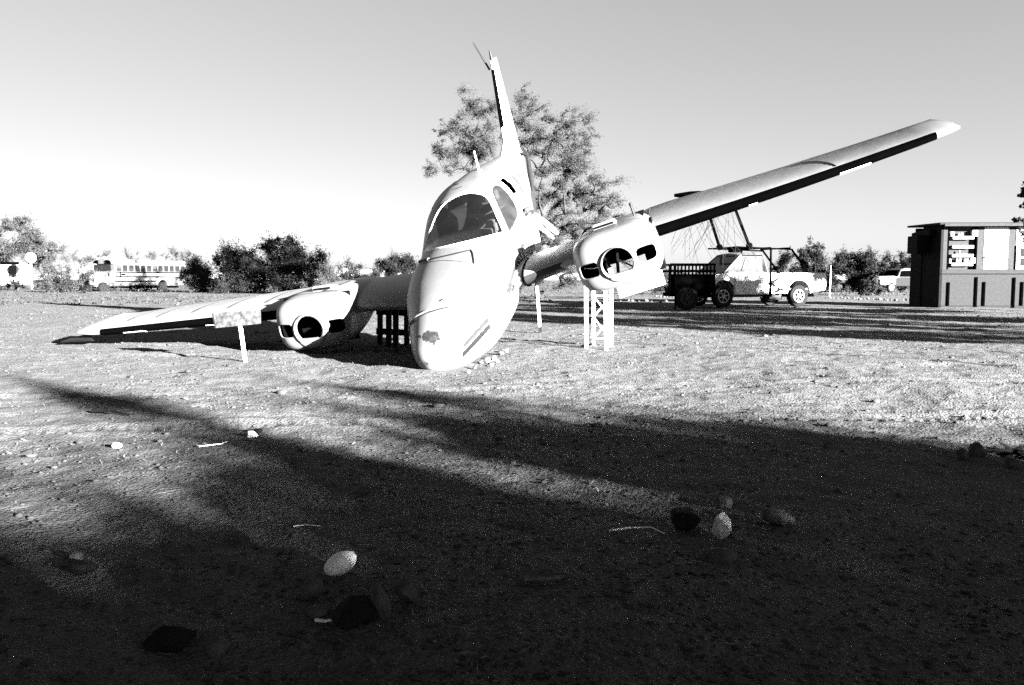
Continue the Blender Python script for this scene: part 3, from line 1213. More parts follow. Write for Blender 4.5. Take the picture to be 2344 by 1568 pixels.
tw = thing('lattice_stand', 'white steel lattice stand propping the raised engine nacelle', 'stand', (0, 0, 0))
legs = [at_depth(1342, 795, 11.0), at_depth(1388, 797, 10.9), at_depth(1359, 778, 11.6), at_depth(1399, 780, 11.5)]
legs = [Vector((p.x, p.y, gz(p.x, p.y) - .03)) for p in legs]
tw.location = (legs[0] + legs[3]) / 2
tops = [at_depth(1341, 640, legs[0].y), at_depth(1385, 640, legs[1].y), at_depth(1358, 645, legs[2].y), at_depth(1398, 645, legs[3].y)]
off = -Vector(tw.location)
for a, b in zip(legs, tops):
    mb = MB()
    mb.bar(a + off, b + off, .05, .05)
    mb.build('post', M['steel_white'], tw, bevel=.004)
zz = [.12, .42, .72]
mb0 = []
for (i, j) in ((2, 3), (1, 3)):
    for k in range(len(zz) - 1):
        for s_ in (0, 1):
            za, zb = (zz[k], zz[k + 1]) if s_ == 0 else (zz[k + 1], zz[k])
            pa_ = legs[i].lerp(tops[i], za / (tops[i].z))
            pb_ = legs[j].lerp(tops[j], zb / (tops[j].z))
            mb = MB()
            mb.tube([pa_ + off, pb_ + off], .011, 6)
            mb.build('brace', M['steel_white'], tw, True)
    for z_ in (zz[0], zz[-1]):
        mb = MB()
        mb.tube([legs[i].lerp(tops[i], z_ / tops[i].z) + off, legs[j].lerp(tops[j], z_ / tops[j].z) + off], .012, 6)
        mb.build('rung', M['steel_white'], tw, True)

st = thing('timber_stand', 'dark timber stand in shade under the inner left wing', 'stand')
base = at_depth(905, 790, 11.6)
st.location = (base.x, base.y, 0)
off = -Vector(st.location)
for x, yb, d in ((870, 790, 11.8), (890, 795, 11.4), (906, 797, 11.2), (931, 788, 11.6)):
    a = at_depth(x, yb, d)
    a.z = gz(a.x, a.y) - .03
    b = at_depth(x, 705, d)
    mb = MB()
    mb.bar(a + off, b + off, .075, .075)
    mb.build('post', M['wood_dark'], st, bevel=.005)
for yy in (760, 715):
    mb = MB()
    mb.bar(at_depth(862, yy - 2, 11.75) + off, at_depth(940, yy + 2, 11.65) + off, .05, .09)
    mb.build('rail', M['wood_dark'], st, bevel=.005)

a = on_ground(1237, 763)
b = at_depth(1229, 655, a.y)
sp = thing('support_pole', 'thin pale pole standing upright right of the nose', 'pole', (a.x, a.y, a.z))
mb = MB()
mb.bar((0, 0, -.03), b - a, .05, .05)
mb.build('post', M['wood_pale'], sp, bevel=.004)
mb = MB()
mb.bar((0, 0, -.03), (b - a) * .13, .054, .054)
mb.build('post_foot', M['steel_dark'], sp)
mb = MB()
mb.bar((b - a) * .93 + Vector((-.05, 0, 0)), (b - a) * .93 + Vector((.17, .05, .01)), .04, .05)
mb.build('cross_piece', M['wood_dark'], sp)

# small sign
a = on_ground(563, 828)
sg = thing('sign', 'small weathered sign board on a leaning white post in front of the lowered wing', 'sign', (a.x, a.y, a.z))
tp = at_depth(549, 742, a.y)
mb = MB()
mb.bar((0, 0, -.05), tp - a + Vector((0, .0, 0.03)), .045, .03)
mb.build('post', M['steel_white'], sg, bevel=.003)
cs = [at_depth(x, y, a.y - .03) - a for x, y in ((487, 717), (597, 709), (598, 741), (494, 751))]
mb = MB()
mb.loft([[p for p in cs], [p + Vector((.0, -.022, 0)) for p in cs]])
bd = mb.build('board', M['sign'], sg, bevel=.003)
mb = MB()
mb.loft([[cs[0] + Vector((0, -.024, -.001)), cs[0] + Vector((.012, -.024, 0)), cs[3] + Vector((.012, -.024, .001)), cs[3] + Vector((0, -.024, 0))],
         [cs[0] + Vector((0, -.029, -.001)), cs[0] + Vector((.012, -.029, 0)), cs[3] + Vector((.012, -.029, .001)), cs[3] + Vector((0, -.029, 0))]])
mb.build('edge_strip', M['steel_dark'], bd)

# ================================================================== vehicles


def wheel(parent, c, r, w, axis=(0, 1, 0), rim=None, spokes=6, hub=None, n=28):
    """wheel > tyre, rim ; c in the parent's coordinates"""
    e = bpy.data.objects.new('wheel', None)
    COL.objects.link(e)
    e.parent = parent
    e.location = c
    mb = MB()
    mb.disc_ring((0, 0, 0), axis, r * .60, r, w, n)
    mb.build('tyre', M['tyre'], e, True)
    mb = MB()
    ax = Vector(axis)
    mb.disc_ring((0, 0, 0), axis, r * .50, r * .63, w * .9, n)
    a = ax.orthogonal().normalized()
    b = ax.cross(a)
    for sd in (-1, 1):
        o_ = ax * (w * .34 * sd)
        for k in range(spokes):
            t = 2 * PI * k / spokes
            d = a * math.cos(t) + b * math.sin(t)
            mb.bar(o_ + d * r * .1, o_ + d * r * .56, r * .16, w * .12)
        mb.tube([o_ - ax * .02, o_ + ax * .03], r * .17, 10)
    mb.build('rim', rim or M['rim'], e)
    mb = MB()
    mb.tube([-ax * w * .2, ax * w * .2], r * .52, 16)
    mb.build('brake_drum', M['dark'], e)
    return e


def arch(cx, cz, r, n=12, a0=180, a1=0):
    return [(cx + r * math.cos(R(a0 + (a1 - a0) * i / n)), cz + r * math.sin(R(a0 + (a1 - a0) * i / n))) for i in range(n + 1)]


# ---- the pickup
ax_r = at_depth(1824, 700, 28.0)
HEAD = R(199)
tk = thing('pickup_truck', 'white pickup truck with a black ladder rack and wire canopy, parked right of the airplane', 'pickup truck', (ax_r.x + .76 * math.sin(HEAD), ax_r.y - .76 * math.cos(HEAD), 0), HEAD)
TW = .86
R_T = .385
body = [(-1.12, .62), (-1.14, 1.0), (-1.10, 1.20), (1.22, 1.20)]
bed = [(-1.10, .56), (-1.16, .75), (-1.13, 1.19), (1.17, 1.19), (1.17, .46), (.62, .46)] + arch(0, R_T + .06, .47, 12, 0, 180)[0:] + [(-.56, .52)]
bed = [(-1.10, .56), (-1.16, .75), (-1.13, 1.19), (1.17, 1.19), (1.17, .46)] + arch(0, R_T + .08, .47, 14, 0, 180) + [(-.62, .54)]
mb = MB()
mb.prism(bed, TW - .05, TW)
mb.prism(bed, -TW, -TW + .05)
mb.box((0, 0, .62), (2.2, 1.6, .06))
mb.box((-1.10, 0, .88), (.06, 1.64, .62))
mb.box((1.13, 0, .88), (.05, 1.64, .62))
mb.build('bed', M['truck'], tk, bevel=.015)
cabp = [(1.23, .44), (1.23, 1.18), (2.62, 1.18), (2.62, .44)]
frontp = [(2.64, .44), (2.64, 1.18), (3.0, 1.16), (4.05, 1.05), (4.14, .98), (4.14, .55), (3.55, .52)] + arch(3.05, R_T + .08, .47, 14, 0, 180) + [(2.66, .44)]
mb = MB()
mb.prism(cabp, -TW, TW)
cab = mb.build('cab_lower', M['truck'], tk, bevel=.02)
mb = MB()
mb.prism(frontp, TW - .06, TW)
mb.build('front_fender', M['truck'], tk, bevel=.02)
mb = MB()
mb.prism(frontp, -TW, -TW + .06)
mb.build('front_fender', M['truck'], tk, bevel=.02)
mb = MB()
mb.loft([[Vector((x, y * (TW - .05), z)) for y, z in ((-1, z0 - .05), (-.85, z0), (0, z0 + .03), (.85, z0), (1, z0 - .05), (1, z0 - .12), (-1, z0 - .12))]
         for x, z0 in ((2.62, 1.20), (3.0, 1.18), (3.6, 1.13), (4.05, 1.06), (4.13, 1.0))])
mb.build('hood', M['truck_roof'], tk, True)
mb = MB()
mb.box((4.13, 0, .78), (.06, 1.5, .36))
mb.build('grille', M['dark'], tk)
mb = MB()
mb.box((4.24, 0, .58), (.14, 1.75, .18))
mb.build('front_bumper', M['steel_dark'], tk, bevel=.02)
for y in (.55, -.55):
    mb = MB()
    mb.box((4.165, y, .82), (.03, .26, .17))
    mb.build('headlight', M['glass_dark'], tk)
# cab above the belt line
RT = .68


def pil(a, b, w=.075):
    mb = MB()
    mb.bar(a, b, w, .07)
    return mb


for s_ in (1, -1):
    pil((3.02, s_ * (TW - .06), 1.17), (2.30, s_ * RT, 1.78)).build('windshield_pillar', M['truck_roof'], tk, bevel=.01)
    pil((1.30, s_ * (TW - .04), 1.17), (1.42, s_ * RT, 1.78), .13).build('rear_pillar', M['truck_roof'], tk, bevel=.01)
    mb = MB()
    mb.prism([(1.38, 1.20), (2.86, 1.20), (2.30, 1.73), (1.47, 1.73)], s_ * (TW - .13), s_ * (TW - .12))
    mb.build('side_window', M['glass_dusty'], tk)
    mb = MB()
    mb.bar((2.30, s_ * (TW - .105), 1.20), (2.12, s_ * (TW - .12), 1.72), .03, .03)
    mb.bar((1.36, s_ * (TW - .09), 1.205), (2.86, s_ * (TW - .09), 1.205), .03, .05)
    mb.bar((1.45, s_ * (TW - .15), 1.725), (2.34, s_ * (TW - .15), 1.725), .03, .04)
    mb.bar((1.385, s_ * (TW - .10), 1.20), (1.475, s_ * (TW - .13), 1.73), .03, .04)
    mb.bar((2.86, s_ * (TW - .09), 1.20), (2.33, s_ * (TW - .14), 1.73), .03, .04)
    mb.build('window_frame', M['dark'], tk)
    mb = MB()
    mb.box((2.62, s_ * (TW + .003), .82), (.012, .006, .7))
    mb.build('door_gap', M['dark'], tk)
    mb = MB()
    mb.box((1.245, s_ * (TW + .003), .82), (.012, .006, .7))
    mb.build('door_gap', M['dark'], tk)
    mb = MB()
    mb.box((1.45, s_ * (TW + .015), 1.0), (.14, .03, .035))
    mb.build('door_handle', M['dark'], tk)
mb = MB()
mb.loft([[Vector((x, y * RT * k, z)) for y, z in ((-1.03, z0), (-.9, z0 + .06), (0, z0 + .085), (.9, z0 + .06), (1.03, z0), (.9, z0 - .03), (-.9, z0 - .03))] for x, z0, k in ((1.33, 1.76, .98), (1.5, 1.79, 1.02), (2.2, 1.79, 1.02), (2.38, 1.75, .98))])
mb.build('roof', M['truck_roof'], tk, True)
mb = MB()
mb.loft([[Vector((3.03, y * (TW - .13), 1.19)) for y in (-1, 1)] + [Vector((2.36, y * (RT - .05), 1.76)) for y in (1, -1)],
         [Vector((3.015, y * (TW - .13), 1.185)) for y in (-1, 1)] + [Vector((2.345, y * (RT - .05), 1.755)) for y in (1, -1)]])
mb.build('windshield', M['glass_dusty'], tk)
mb = MB()
mb.box((1.7, 0, 1.15), (.2, 1.3, .6))
mb.build('seat', M['dash'], tk, bevel=.05)
mb = MB()
mb.tube([(2.3 + .17 * math.cos(t), .38 + .19 * math.sin(t), 1.22 + .12 * math.cos(t)) for t in np.linspace(0, 2 * PI, 20)], .014, 5)
mb.build('steering_wheel', M['dark'], tk)
mb = MB()
mb.box((1.4, 0, .40), (4.9, .7, .12))
mb.box((.75, .45, .34), (.5, .25, .18))
mb.build('chassis', M['dark'], tk)
for x in (0, 3.05):
    for s_ in (1, -1):
        wheel(tk, (x, s_ * (TW - .10), R_T), R_T, .22)
# rack
RZ = 2.04
for s_ in (1, -1):
    mb = MB()
    mb.bar((.28, s_ * .80, RZ - .05), (2.62, s_ * .80, RZ + .01), .05, .05)
    rk = mb.build('rack_rail', M['black'], tk, bevel=.005)
    mb = MB()
    mb.bar((.30, s_ * .80, RZ - .06), (-.42, s_ * .80, 1.17), .05, .05)
    mb.build('rack_strut', M['black'], tk)
    mb = MB()
    mb.bar((1.20, s_ * .89, .35), (1.20, s_ * .84, RZ - .02), .05, .05)
    mb.build('rack_post', M['black'], tk)
for x in (.4, 1.2, 1.9, 2.58):
    mb = MB()
    mb.bar((x, -.82, RZ), (x, .82, RZ), .05, .05)
    mb.build('rack_crossbar', M['black'], tk)
mb = MB()
mb.box((2.45, .55, RZ - .10), (.34, .3, .14))
mb.build('rack_lamp', M['black'], tk, bevel=.02)
MT = tk.matrix_basis.inverted()


def in_truck(px, py, d):
    return MT @ at_depth(px, py, d)


TD = 26.6
for (x0, y0, x1, y1) in ((1647, 566, 1609, 446), (1715, 562, 1668, 440)):
    mb = MB()
    mb.tube([in_truck(x0, y0, TD), in_truck(x1, y1, TD)], .05, 8)
    mb.ball(in_truck(x0, y0, TD), .11, 6)
    mb.build('canopy_pole', M['black'], tk, True)
mb = MB()
rg = []
for t in np.linspace(0, 1, 9):
    x = 1543 + t * 150
    h = 3 + 7 * math.sin(PI * min(1, t * 1.25 + .05)) + random.uniform(-1, 1)
    rg.append([in_truck(x, 446 - t * 6 - h * .7, TD), in_truck(x, 447 - t * 6, TD - .7), in_truck(x, 448 - t * 6 + h * .9, TD), in_truck(x, 447 - t * 6, TD + .7)])
mb.loft(rg)
mb.build('canopy', M['black'], tk)
mb = MB()
for k in range(30):
    x0 = random.uniform(1545, 1680)
    x1 = x0 + random.uniform(-110, 120)
    x1 = min(max(x1, 1535), 1730)
    p0_, p1_ = at_depth(x0, 450, TD + random.uniform(-.5, .5)), at_depth(x1, random.uniform(560, 615), TD + random.uniform(-.6, .3))
    mid = (p0_ + p1_) / 2 + Vector((random.uniform(-.25, .25), 0, random.uniform(-.2, .1)))
    pts = [MT @ (p0_ * (1 - t) ** 2 + mid * 2 * t * (1 - t) + p1_ * t ** 2) for t in np.linspace(0, 1, 6)]
    mb.tube(pts, .0055, 4)
    for p in pts[1:-1]:
        if random.random() < .5:
            mb.ball(p, .022, 3)
o = mb.build('wire_net', M['steel_dark'], tk)
o['kind'] = 'stuff'

# ---- black trailer standing in front of the pickup
c = at_depth(1586, 697, 25.3)
tr = thing('cargo_trailer', 'black slatted cargo trailer standing against the front of the white pickup', 'trailer', (c.x, c.y, 0), R(4))
mb = MB()
mb.box((0, .2, .82), (1.26, .95, .6))
mb.build('box_body', M['black'], tr, bevel=.02)
for z_ in (1.42, 1.22):
    for y_ in (-.3, .66):
        mb = MB()
        mb.box((-.1, y_, z_), (1.44, .05, .07))
        mb.build('rail', M['black'], tr)
for i in range(13):
    mb = MB()
    mb.box((-.80 + i * .115, -.27, 1.27), (.05, .03, .36))
    mb.build('slat', M['black'], tr)
for x in (-.84, -.66):
    mb = MB()
    mb.bar((x, -.28, 1.40), (x + .02, -.28, .55 if x < -.8 else .02), .05, .05)
    mb.build('post', M['black'], tr)
for x in (-.28,):
    wheel(tr, (x, -.22, .36), .36, .2, rim=M['dark'])
mb = MB()
mb.box((-.1, .4, .48), (1.3, .9, .12))
mb.build('undercarriage', M['black'], tr)

# ---- the school bus
bs_d = 64.0
fp = at_depth(237, 669, bs_d)
BH = R(243)
bus = thing('school_bus', 'old pale school bus with black rails parked among the bushes on the left', 'bus', (fp.x + .92 * math.sin(BH), fp.y - .92 * math.cos(BH), -.16), BH)
bus.scale = (.92, .92, .92)
BW = 1.2
side = [(-8.6, .62), (-8.6, 2.55), (-.95, 2.55), (-.95, .75), (-1.3, .62)]
side = [(-8.9, .68), (-8.9, 2.62), (-1.0, 2.62), (-1.0, .70), (-5.35, .68)] + arch(-6.0, .62, .56, 12, 0, 180) + [(-6.62, .68)]
mb = MB()
mb.prism(side, -BW, BW)
bb = mb.build('body', M['bus'], bus, bevel=.02)
mb = MB()
mb.loft([[Vector((x, y * BW, z)) for y, z in ((-1, 2.60), (-.94, 2.83), (-.72, 2.96), (0, 3.04), (.72, 2.96), (.94, 2.83), (1, 2.60))] for x in (-8.95, -8.8, -.9, -.72)])
mb.build('roof', M['bus'], bus, True)
for z_ in (1.86, 1.46, 1.06):
    for s_ in (1, -1):
        mb = MB()
        mb.box((-4.9 if z_ > 1.2 else -3.1, s_ * (BW + .015), z_), (7.7 if z_ > 1.2 else 4.3, .03, .11))
        mb.build('rub_rail', M['black'], bus)
for i in range(12):
    x = -1.45 - i * .62
    mb = MB()
    mb.box((x, BW + .004, 2.22), (.50, .012, .56))
    wn = mb.build('window', M['glass_dark'] if i not in (0, 6) else M['frost'], bus)
    mb = MB()
    mb.box((x, BW + .012, 2.08 - (.02 if i % 2 else 0)), (.46, .012, .24))
    mb.build('lower_sash', M['sash'], wn)
mb = MB()
mb.box((-1.55, BW + .02, 1.66), (.10, .02, .38))
mb.box((-1.85, BW + .02, 1.66), (.42, .02, .14))
mb.build('stop_sign_arm', M['black'], bus)
# front of the bus
mb = MB()
mb.prism([(-1.0, .95), (-1.0, 1.95), (-.72, 1.95), (-.55, .95)], -BW, BW)
mb.build('cowl', M['bus'], bus, bevel=.02)
mb = MB()
mb.loft([[Vector((x, y * w_, z)) for y, z in ((-1, .75), (-1, zt - .22), (-.8, zt), (.8, zt), (1, zt - .22), (1, .75))] for x, w_, zt in ((-.62, .92, 1.86), (.5, .82, 1.78), (.98, .76, 1.68), (1.06, .70, 1.6))])
hd = mb.build('hood', M['bus'], bus, bevel=.03)
for s_ in (1, -1):
    mb = MB()
    rr = []
    for x, z in [(-.62, .62)] + arch(0, .62, .62, 12, 180, 0) + [(.75, .55)]:
        k = 1.0 if abs(x) < .6 else .9
        rr.append([Vector((x, s_ * .72, z)), Vector((x, s_ * 1.16, z)), Vector((x * 1.08, s_ * 1.16, z + .08 * k)), Vector((x * 1.08, s_ * .72, z + .12 * k))])
    mb.loft(rr)
    mb.build('fender', M['bus'], bus, bevel=.01)
    mb = MB()
    mb.tube([(1.06, s_ * .62, 1.15), (1.12, s_ * .62, 1.15)], .13, 12)
    mb.build('headlight', M['frost'], bus)
    mb = MB()
    mb.loft([[Vector((x, s_ * (BW * .52 + y), z)) for y, z in ((-.08, 2.60), (-.08, 2.92), (.22, 2.90), (.46, 2.80), (.52, 2.60))] for x in (-.78, -.62)])
    mb.build('flasher_panel', M['black'], bus)
    mb = MB()
    mb.loft([[Vector((x, s_ * (y + .02), z)) for y, z in ((.02, 1.98), (.02, 2.52), (1.06, 2.52), (1.12, 1.98))] for x in (-.74, -.66)])
    mb.build('windshield', M['glass_dark'], bus)
    mb = MB()
    mb.tube([(-.6, s_ * 1.1, 1.9), (-.2, s_ * 1.45, 1.85), (-.2, s_ * 1.45, 1.6)], .025, 5)
    mb.box((-.2, s_ * 1.45, 1.62), (.06, .2, .3))
    mb.build('mirror', M['dark'], bus)
mb = MB()
mb.box((1.22, 0, .66), (.1, 2.3, .26))
mb.build('front_bumper', M['black'], bus)
mb = MB()
mb.box((1.075, 0, 1.15), (.03, .9, .7))
mb.build('grille', M['dark'], bus)
mb = MB()
mb.box((-4.2, 0, .52), (7.8, 1.6, .18))
mb.box((-3.6, .85, .52), (1.6, .4, .34))
mb.build('chassis', M['black'], bus)
for x in (0, -6.0):
    for s_ in (1, -1):
        wheel(bus, (x, s_ * (BW - .20), .50), .50, .28, rim=M['steel_dark'])

# ---- the old car by the shed
c = at_depth(2052, 665, 60.0)
oc = thing('old_car', 'rusty old rounded car with a pale front fender left of the grey shed', 'car', (c.x, c.y, 0), R(180 - 12 + 0))
oc.rotation_euler = (0, 0, math.atan2(-.35, -.94))
mb = MB()
mb.prism([(-2.4, .45), (-2.5, .9), (-2.2, 1.12), (1.9, 1.12), (2.2, 1.0), (2.25, .5), (1.9, .45)] + arch(1.35, .45, .42, 10, 0, 180) + arch(-1.35, .45, .42, 10, 0, 180), -.82, .82)
mb.build('body', M['steel_dark'], oc, bevel=.06)
mb = MB()
mb.loft([[Vector((x, y * w_, z)) for y, z in ((-1, .6), (-1, zt - .1), (-.6, zt), (.6, zt), (1, zt - .1), (1, .6))] for x, w_, zt in ((.55, .80, 1.22), (1.4, .84, 1.2), (2.1, .84, 1.12), (2.34, .8, .98))])
mb.build('front_end', M['truck'], oc, bevel=.04)
mb = MB()
mb.loft([[Vector((x0, -.78, 1.1)), Vector((x0, .78, 1.1)), Vector((x1, .62, z1)), Vector((x1, -.62, z1))] for x0, x1, z1 in ((-1.6, -1.2, 1.5), (-1.0, -.9, 1.78), (0, -.1, 1.8), (.75, .3, 1.68))])
mb.build('cab', M['stone_grey'], oc, bevel=.05)
for s_ in (1, -1):
    mb = MB()
    mb.prism([(-.95, 1.16), (.55, 1.16), (.25, 1.6), (-.85, 1.62)], s_ * .74, s_ * .80)
    mb.build('side_window', M['black'], oc)
mb = MB()
mb.loft([[Vector((.80, y, 1.16)) for y in (-.62, .62)] + [Vector((.40, y, 1.62)) for y in (.5, -.5)], [Vector((.77, y, 1.16)) for y in (-.62, .62)] + [Vector((.37, y, 1.62)) for y in (.5, -.5)]])
mb.build('windshield', M['black'], oc)
for x in (1.35, -1.35):
    for s_ in (1, -1):
        wheel(oc, (x, s_ * .78, .38), .38, .2, n=18)

# ================================================================== the grey shed on the right
SD = 27.2
sc0 = at_depth(2150, 708, SD)
SK = SD / F_PX
shed = thing('shed', 'dark grey flat roofed shed with a white door and open shelves', 'shed', (sc0.x, SD, 0), R(-3))


def sx(px):
    return (px - 2150) * SK


def sz(py):
    return CAM_H + (640 - py) * SK


WZ = sz(516)
mb = MB()
mb.box((sx(2191.5), 1.0, WZ / 2), (sx(2233) - 0, .1, WZ)) if False else None
LX = sx(2450)
zf = sz(617)
# lower front wall, side wall, upper walls
mb.box((LX / 2, .06, zf / 2), (LX, .12, zf))
mb.build('lower_wall', M['wall_lower'], shed)
mb = MB()
mb.prism([(.0, 0), (.0, WZ), (1.35, WZ), (1.35, 0)], -.03, .05, axes='yz')
mb.prism([(1.35, 0), (1.35, WZ - .1), (2.2, WZ - .16), (2.2, 0)], -.06, .02, axes='yz')
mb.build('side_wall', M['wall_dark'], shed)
mb = MB()
mb.box((LX / 2, 2.0, WZ / 2), (LX, .08, WZ))
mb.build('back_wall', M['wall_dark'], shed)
mb = MB()
for a_, b_ in ((sx(2228), sx(2243)), (sx(2296), sx(2312)), (sx(2312), LX)):
    z0 = zf if a_ < sx(2310) else zf
    mb.box(((a_ + b_) / 2, .05, (zf + WZ) / 2 + .003), (b_ - a_ - .004, .09, WZ - zf))
    mb.build('upper_wall', M['wall'], shed)
    mb = MB()
mb.box((sx(2157), .05, (zf + WZ) / 2 + .003), (sx(2164) - 0.02, .09, WZ - zf))
mb.build('upper_wall', M['wall'], shed)
mb = MB()
mb.box((LX / 2 - .05, .95, WZ + .05), (LX + .36, 2.5, .07), Matrix.Rotation(R(1.2), 3, 'X'))
mb.build('roof', M['steel_dark'], shed, bevel=.01)
mb = MB()
mb.box((LX / 2 - .02, -.30, WZ - .02), (LX + .1, .03, .09))
mb.build('fascia', M['wall'], shed)
mb = MB()
mb.box((-.28, 1.1, WZ - .62), (.45, .8, .62))
mb.box((-.14, .9, WZ - .24), (.2, 1.0, .2))
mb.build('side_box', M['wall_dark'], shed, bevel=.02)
# open bay with shelves
bx0, bx1 = sx(2164), sx(2227)
mb = MB()
mb.box(((bx0 + bx1) / 2, .16, (zf + WZ) / 2), (bx1 - bx0, .03, WZ - zf))
mb.build('bay_back', M['wall'], shed)
for x in (bx0 + .0, bx1):
    mb = MB()
    mb.box((x, .07, (zf + WZ) / 2), (.05, .14, WZ - zf))
    mb.build('bay_side', M['black'], shed)
for i, py in enumerate((545, 565.5, 585.5, 605.5)):
    z_ = sz(py)
    for dz in (.0, .055):
        mb = MB()
        mb.box((sx(2196), .05, z_ + dz - .03), (sx(2150 + 47), .18, .035))
        shf = mb.build('shelf', M['door_white'], shed, bevel=.004)
# things on the shelves
itm = [(2171, 537, .10, .15, 0), (2175, 537, .07, .15, 1), (2188, 536, .08, .10, 0), (2194, 537, .07, .12, 1), (2222, 536, .16, .2, 2), (2191, 576, .06, .13, 0),
       (2170, 597, .09, .14, 1), (2186, 597, .07, .15, 0), (2192, 597, .09, .16, 1), (2204, 597, .08, .15, 0), (2209, 597, .10, .14, 1), (2220, 597, .14, .17, 2)]
lab = ['pale jar at the left end of the top shelf in the shed', 'second pale jar from the left on the top shelf of the shed', 'short pale tin in the middle of the top shelf of the shed',
       'tall pale jar in the middle of the top shelf of the shed', 'white box at the right end of the top shelf of the shed', 'lone pale bottle on the middle shelf of the shed',
       'pale jar at the left end of the bottom shelf in the shed', 'thin pale bottle left of centre on the bottom shelf of the shed', 'wide pale jar left of centre on the bottom shelf of the shed',
       'thin pale jar right of centre on the bottom shelf of the shed', 'wide pale jar right of centre on the bottom shelf of the shed', 'white box at the right end of the bottom shelf of the shed']
shed_m = Matrix.Translation((sc0.x, SD, 0)) @ Matrix.Rotation(R(-3), 4, 'Z')
for (px, py, w, h, kd), lb in zip(itm, lab):
    zt = {537: 545, 536: 545, 576: 585.5, 597: 605.5}[py]
    mb = MB()
    if kd == 2:
        mb.box((0, 0, h / 2), (w, .14, h))
        mb.box((0, 0, h * .8), (w + .006, .146, .02))
        nm = 'box'
    else:
        r = w / 2
        mb.loft([[Vector((math.cos(t) * r * k, math.sin(t) * r * k, z * h)) for t in np.linspace(0, 2 * PI, 13)[:-1]] for k, z in ((.9, 0), (1, .05), (1, .62), (.6 if kd == 0 else .9, .75), (.55 if kd == 0 else .9, 1.0))])
        nm = 'bottle' if 'bottle' in lb else ('tin' if 'tin' in lb else 'jar')
    o = mb.build(nm, M['door_white'], None, kd != 2)
    o.matrix_world = shed_m @ Matrix.Translation((sx(px), .05, sz(zt) + .045))
    tag(o, lb, nm, 'goods on the open shelves of the shed')
# door, window
mb = MB()
mb.box((sx(2269.5), .02, (sz(616.5) + sz(521.5)) / 2), (sx(2150 + 53), .06, sz(521.5) - sz(616.5)))
dr = mb.build('door', M['door_white'], shed, bevel=.006)
mb = MB()
mb.ball((sx(2246), -.03, sz(590)), .03, 5)
mb.build('door_knob', M['dark'], dr)
wx0, wx1, wz0, wz1 = sx(2314), sx(2385), sz(617), sz(563)
mb = MB()
for c_, s_ in (((wx0 + .06, -.02, (wz0 + wz1) / 2), (.12, .05, wz1 - wz0)), (((wx0 + wx1) / 2, -.02, wz1 - .05), (wx1 - wx0 - .242, .05, .10)),
               (((wx0 + wx1) / 2, -.02, wz0 + .06), (wx1 - wx0 - .242, .05, .12)), (((wx0 + wx1) / 2, -.025, (wz0 + wz1) / 2), (wx1 - wx0 - .242, .04, .06)), ((wx1 - .06, -.02, (wz0 + wz1) / 2), (.12, .05, wz1 - wz0))):
    mb.box(c_, s_)
wf = mb.build('window_frame', M['door_white'], shed, bevel=.004)
for za, zb in ((wz0 + .12, (wz0 + wz1) / 2 - .03), ((wz0 + wz1) / 2 + .03, wz1 - .1)):
    mb = MB()
    mb.box(((wx0 + wx1) / 2, -.004, (za + zb) / 2), (wx1 - wx0 - .24, .012, zb - za))
    mb.build('pane', M['glass_dark'], wf)
mb = MB()
mb.box(((sx(2313) + LX) / 2, -.004, (sz(563) + sz(521)) / 2), (LX - sx(2313), .02, sz(521) - sz(563)))
mb.build('white_panel', M['door_white'], shed)
# battens on the lower wall
for px, y0, y1 in ((2168, 646, 700), (2229.5, 634, 709), (2247, 645, 700), (2313, 635, 708), (2331, 645, 699), (2395, 634, 708)):
    mb = MB()
    mb.box((sx(px), -.022, (sz(y0) + sz(y1)) / 2), (.065, .045, sz(y0) - sz(y1)))
    mb.build('batten', M['black'], shed, bevel=.004)
mb = MB()
mb.box((LX / 2, -.012, sz(627)), (LX, .025, .03))
mb.build('ledge_trim', M['wall_dark'], shed)
mb = MB()
mb.box((LX / 2, -.008, sz(700)), (LX, .016, .02))
mb.build('base_trim', M['wall_dark'], shed)

# ---- small camper at the left edge
c = at_depth(22, 668, 70)
cp = thing('camper', 'white camper trailer with dark windows half hidden at the left edge', 'camper', (c.x, c.y, 0), R(8))
mb = MB()
mb.prism([(-2.6, .5), (-2.75, 1.2), (-2.5, 2.25), (-2.1, 2.4), (1.0, 2.4), (1.35, 2.2), (1.45, 1.2), (1.3, .5)], -1.0, 1.0)
mb.build('body', M['white'], cp, bevel=.05)
mb = MB()
mb.box((.15, -1.06, 2.36), (2.3, .4, .2))
mb.build('awning', M['black'], cp, bevel=.02)
for x in (-1.25, .75):
    mb = MB()
    mb.box((x, -1.008, 1.65), (.65, .03, 1.0))
    mb.build('window', M['glass_dark'], cp)
wheel(cp, (-.8, -.85, .33), .33, .2, n=18)
c = at_depth(70, 590, 66)
gl = thing('globe_lamp', 'round white globe on a thin post left of the school bus', 'lamp', (c.x, c.y, 0))
mb = MB()
mb.ball((0, 0, c.z), .42, 10)
mb.build('globe', M['white'], gl, True)
mb = MB()
mb.tube([(0, 0, -.05), (0, 0, c.z - .38)], .06, 8)
mb.build('post', M['steel_white'], gl, True)

# ================================================================== trees and bushes


def leaf_cloud(pts, size, rng, asp=.5, up=.0):
    """one small bent leaf-card per point"""
    n = len(pts)
    d = rng.normal(size=(n, 3))
    d[:, 2] += up
    d /= np.linalg.norm(d, axis=1)[:, None]
    e = rng.normal(size=(n, 3))
    e -= d * (e * d).sum(1)[:, None]
    e /= np.linalg.norm(e, axis=1)[:, None]
    s = size * rng.uniform(.6, 1.4, n)[:, None]
    v = np.stack([pts - d * s * .5, pts + e * s * asp * .5, pts + d * s * .5, pts - e * s * asp * .5], 1).reshape(-1, 3)
    f = np.arange(4 * n).reshape(n, 4)
    return v, f


